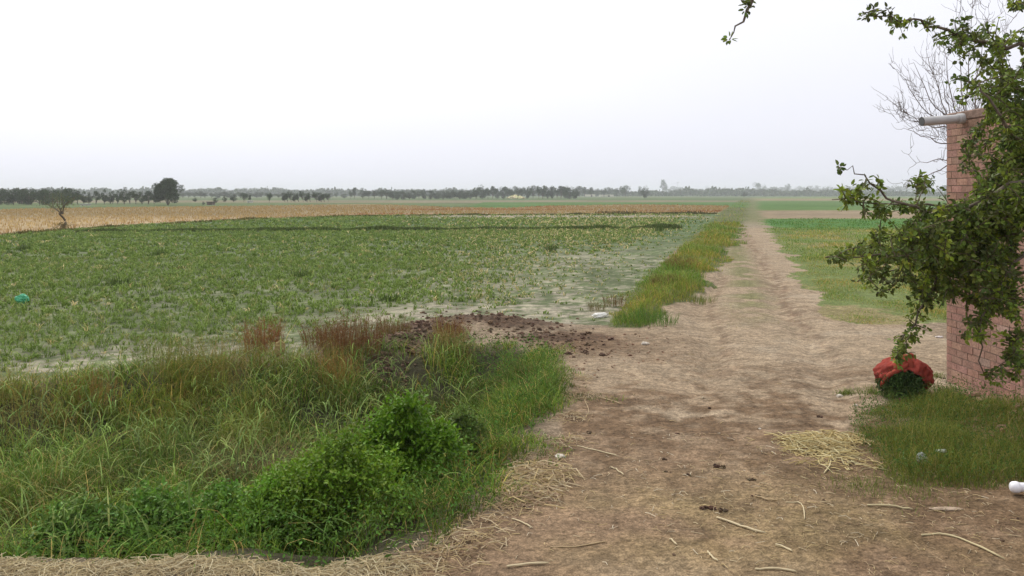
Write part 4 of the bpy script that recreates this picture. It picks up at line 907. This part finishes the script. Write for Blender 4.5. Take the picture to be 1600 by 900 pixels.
for (u, v, r, lab) in [(920, 677, .032, 'dark clod near the green track edge, upper left of the bare ground'), (1060, 676, .018, 'small dark clod in the upper middle of the bare ground'), (1098, 650, .016, 'small dark clod farthest back on the bare ground'),
        (1040, 719, .026, 'dark clod with a smaller one in front of it, middle of the bare ground'), (1042, 738, .018, 'smaller dark clod just in front of the middle one'), (1077, 743, .026, 'rounded dark clod between the middle clod and the broken one'),
        (1123, 731, .05, 'largest broken dark clod, left of the yellow straw pile'), (1175, 751, .028, 'flat dark clod below and right of the broken one'), (1108, 797, .04, 'dark crumbled clod above the long pale stalk'),
        (1130, 800, .03, 'dark clod touching the right of the crumbled one above the long pale stalk'), (1182, 777, .022, 'black clod at the end of the short thick stalk'), (1280, 650, .035, 'dark clod behind the yellow straw pile'),
        (1305, 708, .02, 'dark clod under the edge of the yellow straw pile'), (822, 795, .04, 'dark clod lying in the left roadside straw')]:
    x, y = G(u, v); a_ = Acc(); r *= .8
    for j in range(5): lump(a_, (rng.normal() * r * .6, rng.normal() * r * .5, r * .2), (r * rng.uniform(.3, .7), r * rng.uniform(.3, .6), r * .45), vary((.10, .066, .045), 1, .2)[0], .5)
    o = a_.build('clod', M_CLOD); o.location = (x, y, float(H(x, y))); tag(o, lab, 'clod', 'dark clods on the bare ground')
for (u, v, r, lab) in [(874, 714, .04, 'pale chalky lump at the edge of the left weeds'), (1312, 614, .035, 'pale stone beside the small tuft left of the red bundle'), (1337, 632, .02, 'small white stone below the red bundle'), (1008, 538, .05, 'pale lump on the brown earth right of the mound'),
        (1432, 641, .022, 'small pale stone at the back edge of the yard grass'), (1187, 670, .012, 'tiny white stone in the middle of the bare ground')]:
    x, y = G(u, v); a_ = Acc(); lump(a_, (0, 0, r * .25), (r * 1.2, r, r * .6), (.52, .47, .40), .2); lump(a_, (r * .8, .2 * r, r * .15), (r * .6, r * .6, r * .4), (.5, .45, .38), .2)
    o = a_.build('stone', M_CLOD); o.location = (x, y, float(H(x, y))); tag(o, lab, 'stone', 'pale stones on the ground')

# ------------------------------------------------------------------ straw
def stalk(pts, r, label, c_=(.46, .36, .19)):
    w_ = GG(pts); x0, y0 = w_[0]; z0 = float(H(x0, y0)); l = smooth_line(np.column_stack([w_ - w_[0], H(w_[:, 0], w_[:, 1]) - z0 + r * .9]), 9, .002); a_ = Acc()
    r *= .62; rr = np.full(9, r); rr[3] *= 1.25; rr[6] *= 1.2; rr[-1] *= .5; tube(a_, l, rr, c_, 6); o = a_.build('straw_stalk', M_STRAW, smooth=True); o.location = (x0, y0, z0); tag(o, label, 'stalk', 'loose dry stalks on the ground')
for pts, r, lab in [([(902, 697), (935, 706), (966, 715)], .008, 'straight pale stalk on the bare ground nearest the left weeds'), ([(1120, 811), (1145, 819), (1170, 829), (1197, 836)], .012, 'long straight pale stalk in the middle foreground'),
        ([(1440, 839), (1478, 838), (1520, 853), (1570, 876)], .010, 'long bent yellow stalk in the lower right corner'), ([(1180, 778), (1200, 783), (1214, 784)], .010, 'short thick brown stalk right of the broken clod'),
        ([(1228, 787), (1252, 790), (1257, 815)], .007, 'pale stalk bent at a right angle'), ([(860, 857), (900, 857), (948, 850)], .007, 'thin brownish stalk left of the foreground centre'), ([(800, 813), (816, 819), (832, 828)], .008, 'short white stalk beside the left roadside straw'),
        ([(792, 891), (820, 888), (858, 884)], .011, 'flat pale stalk at the bottom edge, left of centre'), ([(1355, 792), (1390, 793), (1427, 797)], .010, 'yellowish stalk below the yard grass'), ([(1180, 891), (1215, 890), (1245, 895)], .010, 'pale stalk at the bottom edge, right of centre'),
        ([(1212, 852), (1226, 856), (1238, 863)], .010, 'short pale stalk below the right angled one'), ([(934, 623), (950, 626), (972, 633)], .009, 'faint stalk farthest back on the bare ground'), ([(955, 733), (965, 737), (975, 744)], .008, 'short pale stalk in front of the straight one by the weeds'),
        ([(1297, 708), (1298, 725), (1287, 742)], .010, 'curved pale stalk sticking out below the yellow straw pile'), ([(1106, 864), (1112, 872), (1122, 880)], .010, 'small upright looking pale chip below the long straight stalk'), ([(715, 826), (730, 832), (748, 838)], .010, 'thick pale stalk on the near ditch bank'),
        ([(678, 856), (690, 842), (712, 828)], .011, 'curved pale stick leaning over the near ditch bank'), ([(912, 625), (920, 645), (905, 660)], .006, 'thin brown twig at the edge of the left weeds'), ([(1046, 845), (1052, 848), (1058, 854)], .009, 'tiny pale chip left of the small upright chip'),
        ([(1400, 700), (1410, 712), (1418, 722)], .007, 'pale stalk caught in the yard grass'), ([(1452, 736), (1460, 744), (1466, 750)], .008, 'orange stalk in front of the crumpled plastic')]:
    stalk(pts, r, lab, (.50, .42, .24) if 'yellow' in lab else ((.50, .41, .25) if 'pale' in lab or 'white' in lab else (.36, .26, .14)))
def litter(acc, cx_, cy_, sx_, sy_, n_, L, r, zspread, cols, zc_=None):
    x = cx_ + np.clip(rng.normal(size=n_), -1.7, 1.7) * sx_; y = cy_ + np.clip(rng.normal(size=n_), -1.7, 1.7) * sy_; z = H(x, y) + .004 + zspread * rng.random(n_) * np.exp(-((x - cx_) / sx_) ** 2 * .5 - ((y - cy_) / sy_) ** 2 * .5)
    az = rng.random(n_) * 6.28; Lh = rng.uniform(*L, n_) / 2; tl = rng.normal(size=n_) * .12; c_ = pick(cols, [1] * len(cols), n_) * rng.uniform(.75, 1.2, (n_, 1))
    d_ = np.column_stack([np.cos(az), np.sin(az), tl]); s_ = np.column_stack([-np.sin(az), np.cos(az), 0 * az]); p = np.column_stack([x, y, z]); bend = np.column_stack([0 * x, 0 * x, rng.uniform(0, .35, n_) * Lh]) + s_ * (rng.normal(size=n_) * .2 * Lh)[:, None]
    rr = rng.uniform(.5, 1.3, n_)[:, None] * r; V_ = []
    for k, off in ((-1, 0), (0, 1), (1, 0)):
        c3 = p + d_ * (k * Lh)[:, None] + bend * off
        for a in range(4): an = a * math.pi / 2; V_.append(c3 + s_ * rr * math.cos(an) + np.array([0, 0, 1.]) * rr * math.sin(an))
    V_ = np.stack(V_, 1); q = np.array([[i * 4 + a, i * 4 + (a + 1) % 4, i * 4 + 4 + (a + 1) % 4, i * 4 + 4 + a] for i in range(2) for a in range(4)])
    acc.add(V_.reshape(-1, 3), (q[None] + (np.arange(n_) * 12)[:, None, None]).reshape(-1, 4), np.repeat(c_, 12, 0))
SC = [(.48, .38, .16), (.40, .30, .13), (.52, .45, .24)]; SD = [(.46, .35, .17), (.34, .24, .13), (.52, .42, .26), (.26, .17, .10)]
a_ = Acc(); x, y = G(1275, 697); litter(a_, x, y, .16, .16, 420, (.06, .30), .0035, .06, SC); x, y = G(1318, 688); litter(a_, x, y, .11, .10, 180, (.08, .34), .004, .04, SC); x, y = G(1300, 720); litter(a_, x, y, .2, .14, 110, (.05, .2), .0035, .02, SC)
x, y = G(1262, 690); litter(a_, x + .02, y + .06, .18, .14, 90, (.05, .22), .0035, .05, SC); x, y = G(1280, 698); a_.v = [v_ - np.array([x, y, 0], np.float32) for v_ in a_.v]; o = a_.build('straw_pile', M_STRAW); o.location = (x, y, 0); tag(o, 'yellow flattened straw pile at the left tip of the yard grass', 'straw pile')
a_ = Acc(); x, y = G(838, 748); litter(a_, x, y, .17, .2, 380, (.06, .34), .0035, .06, SD[:3]); x2, y2 = G(822, 775); litter(a_, x2, y2, .15, .15, 200, (.05, .25), .0035, .03, SD)
a_.v = [v_ - np.array([x, y, 0], np.float32) for v_ in a_.v]; o = a_.build('straw_pile', M_STRAW); o.location = (x, y, 0); tag(o, 'orange brown straw pile on the track edge by the ditch weeds', 'straw pile')
a_ = Acc(); x, y = G(505, 725, -.3); litter(a_, x, y, .24, .3, 700, (.08, .4), .004, .34, [(.42, .35, .22), (.34, .28, .16)]); o = a_
a_.v = [v_ - np.array([x, y, 0], np.float32) for v_ in a_.v]; o = a_.build('straw_pile', M_STRAW); o.location = (x, y, 0); tag(o, 'faded beige straw mat slumped in the ditch behind the shrubs', 'straw pile')
# scattered litter everywhere on the near ground
a_ = Acc(); xb = [(u, 884 + 6 * math.sin(u * .02)) for u in range(-40, 640, 16)]
for (u, v) in xb: x, y = G(u, v + 8); litter(a_, x, y, .12, .10, 75, (.03, .2), .0022, .05, [(.46, .37, .20), (.56, .48, .30), (.34, .26, .14)])
for (u, v) in [(640, 885), (680, 870), (720, 848), (760, 820), (790, 790), (800, 770), (840, 720), (880, 690), (895, 655), (905, 620), (900, 590), (700, 880), (740, 850)]: x, y = G(u, v); litter(a_, x, y, .12, .12, 85, (.03, .2), .0026, .03, SD)
x, y = G(1150, 800); litter(a_, 1.6, 6.8, 1.7, 1.0, 1100, (.015, .10), .0019, .0, SD + [(.6, .52, .38)]); litter(a_, 2.6, 6.4, .9, .6, 700, (.015, .09), .0018, .0, SD); litter(a_, 2.9, 7.6, .4, .4, 130, (.02, .12), .0022, .0, SC); litter(a_, 1.2, 11, 1.2, 1.6, 150, (.03, .1), .003, .0, SD)
tag(a_.build('straw_litter', M_STRAW), 'chopped straw scattered over the bare ground and along the ditch bank', 'straw', kind='stuff')

# ------------------------------------------------------------------ cloth bundle of cut fodder
bx_, by_ = G(1412, 619); bz = float(H(bx_, by_)); bun = empty('fodder_bundle', (bx_, by_, bz), 'red cloth bundle stuffed with cut green fodder on the ground by the brick corner', 'bundle')
a_ = Acc(); nu, nv = 88, 52; ang = []
rx, ry, rz_ = .31, .26, .225
Vb = []; 
for j in range(nv + 1):
    ph = -math.pi / 2 + math.pi * j / nv
    for i in range(nu):
        th = 2 * math.pi * i / nu; wr = 1 + .05 * math.sin(th * 9 + ph * 3) * math.cos(ph) + .05 * math.sin(th * 4 + 2 * math.sin(ph * 5)) + .022 * math.sin(th * 23 + ph * 11) + .02 * math.sin(th * 15 - ph * 17)
        Vb.append((rx * wr * math.cos(ph) * math.cos(th), ry * wr * math.cos(ph) * math.sin(th), rz_ * .95 + rz_ * math.sin(ph) * (1 + .05 * math.sin(th * 5))))
Vb = np.array(Vb); qb = []
for j in range(nv):
    for i in range(nu):
        q4 = [j * nu + i, j * nu + (i + 1) % nu, (j + 1) * nu + (i + 1) % nu, (j + 1) * nu + i]; c3 = Vb[q4].mean(0)
        # the mouth of the cloth faces the camera: fodder shows there
        openf = c3[1] < -.02 and ((c3[0] + .07) / .20) ** 2 + ((c3[2] - .12) / .20) ** 2 < 1 + .12 * math.sin(i * 1.3)
        if not openf: qb.append(q4)
cloth_c = np.tile(np.array([.27, .046, .032]), (len(Vb), 1)) * (1 + .12 * np.sin(Vb[:, :1] * 30))
a_.add(Vb, qb, cloth_c); co = a_.build('cloth', M_CLOTH, bun, smooth=True); so = co.modifiers.new('s', 'SOLIDIFY'); so.thickness = .008; so.offset = -1
kn = Acc(); kc = (.33, .065, .04)
for (dx, dz, tx_) in [(-.035, .0, -.06), (.02, .02, .03), (-.01, -.01, -.015)]:
    l = smooth_line([(-.05, -.08, .40), (-.05 + dx, -.12, .44 + dz), (-.05 + tx_ * 1.6, -.15, .39 + dz), (-.05 + tx_ * 2.0, -.19, .32)], 8, .003); tube(kn, l, [.03, .034, .028, .034, .038, .036, .03, .02], kc, 8)
l = smooth_line([(-.03, -.06, .39), (.05, -.04, .455), (.10, -.03, .44)], 6, .003); tube(kn, l, [.03, .03, .026, .03, .028, .012], kc, 8)
l = smooth_line([(-.29, -.10, .12), (-.25, -.17, .25), (-.12, -.19, .33), (-.02, -.15, .38)], 9, .003); tube(kn, l, [.02, .028, .03, .026, .03, .03, .03, .03, .03], kc, 8)
kn.build('knot', M_CLOTH, bun, smooth=True)
fd = Acc(); n_ = 4200; d3 = norm(rng.normal(size=(n_, 3))); p = d3 * rng.uniform(.75, 1.05, (n_, 1)) * [.25, .27, .18] + [-.06, -.05, .15]; p[:, 2] = np.maximum(p[:, 2], .012); p = p[(p[:, 1] < .02)]
leaves(fd, p, rng.normal(size=p.shape) + [0, -.6, -.2], rng.uniform(.03, .09, len(p)), .014, vary((.05, .095, .03), len(p), .4))
n_ = 300; b = np.column_stack([rng.uniform(-.3, .18, n_), rng.uniform(-.32, -.1, n_), np.zeros(n_) + .005]); blades(fd, b, rng.uniform(.06, .28, n_), .007, rng.uniform(.2, .9, n_), rng.random(n_) * 6.28, vary((.09, .13, .05), n_, .4), droop=.4)
fd.build('fodder', M_LEAF, bun)
fi = Acc(); lump(fi, (-.01, 0, .18), (.24, .20, .16), (.03, .045, .02), .05); fi.build('fodder_core', M_LEAF, bun)

# ------------------------------------------------------------------ litter: bags, pipe
def crumple(name, u, v, z0, r, c_, label, cat, m=M_BAG, z_up=.0):
    x, y = G(u, v, z0); a_ = Acc(); v_, q = _lump(7); n = 1 + .35 * (fbm(v_[:, 0] * 2.2 + 5, v_[:, 1] * 2.2 + v_[:, 2] * 3.1, int(u)) - .5)[:, None] * 2 + rng.normal(size=(len(v_), 1)) * .05
    a_.add(v_ * n * np.array(r) + [0, 0, r[2] * .7], q, c_); o = a_.build(name, m); o.location = (x, y, float(H(x, y)) + z_up); tag(o, label, cat); return o
crumple('plastic_bag', 938, 496, 0, (.15, .09, .05), (.85, .84, .80), 'flat white plastic bag on the soil at the near end of the verge', 'bag')
crumple('plastic_bag', 35, 477, 0, (.12, .10, .10), (.12, .52, .30), 'bright green plastic bag lying in the crop at the left edge', 'bag', z_up=.06)
crumple('plastic_wrapper', 1440, 732, 0, (.045, .04, .045), (.34, .36, .34), 'crumpled clear grey plastic in the front of the yard grass', 'wrapper', z_up=.05)
crumple('plastic_wrapper', 1471, 725, 0, (.05, .02, .015), (.55, .58, .48), 'thin pale wrapper right of the crumpled clear plastic', 'wrapper', z_up=.10)
crumple('paper_scrap', 1468, 527, 0, (.06, .04, .015), (.75, .68, .66), 'small whitish paper scrap on the ground left of the brick corner', 'scrap')
crumple('paper_scrap', 1478, 797, 0, (.11, .03, .008), (.34, .26, .19), 'torn pale scrap trodden into the soil below the yard grass', 'scrap', M_CLOD)
crumple('dry_leaf', 437, 612, -.3, (.07, .05, .10), (.36, .27, .12), 'curled brown dry leaf standing in the weeds at the ditch rim', 'leaf', M_GRASS, z_up=.3)
x, y = G(1584, 775); z = float(H(x, y)); e = empty('white_pipe', (x, y, z + .06), 'white plastic pipe end with a rounded collar at the right edge', 'pipe')
a_ = Acc(); tube(a_, [(.03, 0, 0), (.5, -.05, .01)], [.034, .034], (.80, .79, .82), 18); bd_ = a_.build('tube', M_PVC, e, smooth=False)
a_ = Acc(); tube(a_, [(-.028, .003, 0), (-.022, .002, 0), (-.005, 0, 0), (.02, 0, 0), (.035, 0, 0), (.04, 0, 0)], [.02, .032, .042, .044, .04, .033], (.82, .81, .84), 18); a_.build('collar', M_PVC, e, smooth=True)
a_ = Acc(); box(a_, (.11, -.012, -.045), (.008, 0, 0), (0, .02, 0), (0, 0, .03), (.3, .22, .17)); a_.build('support', M_CLOD, e)
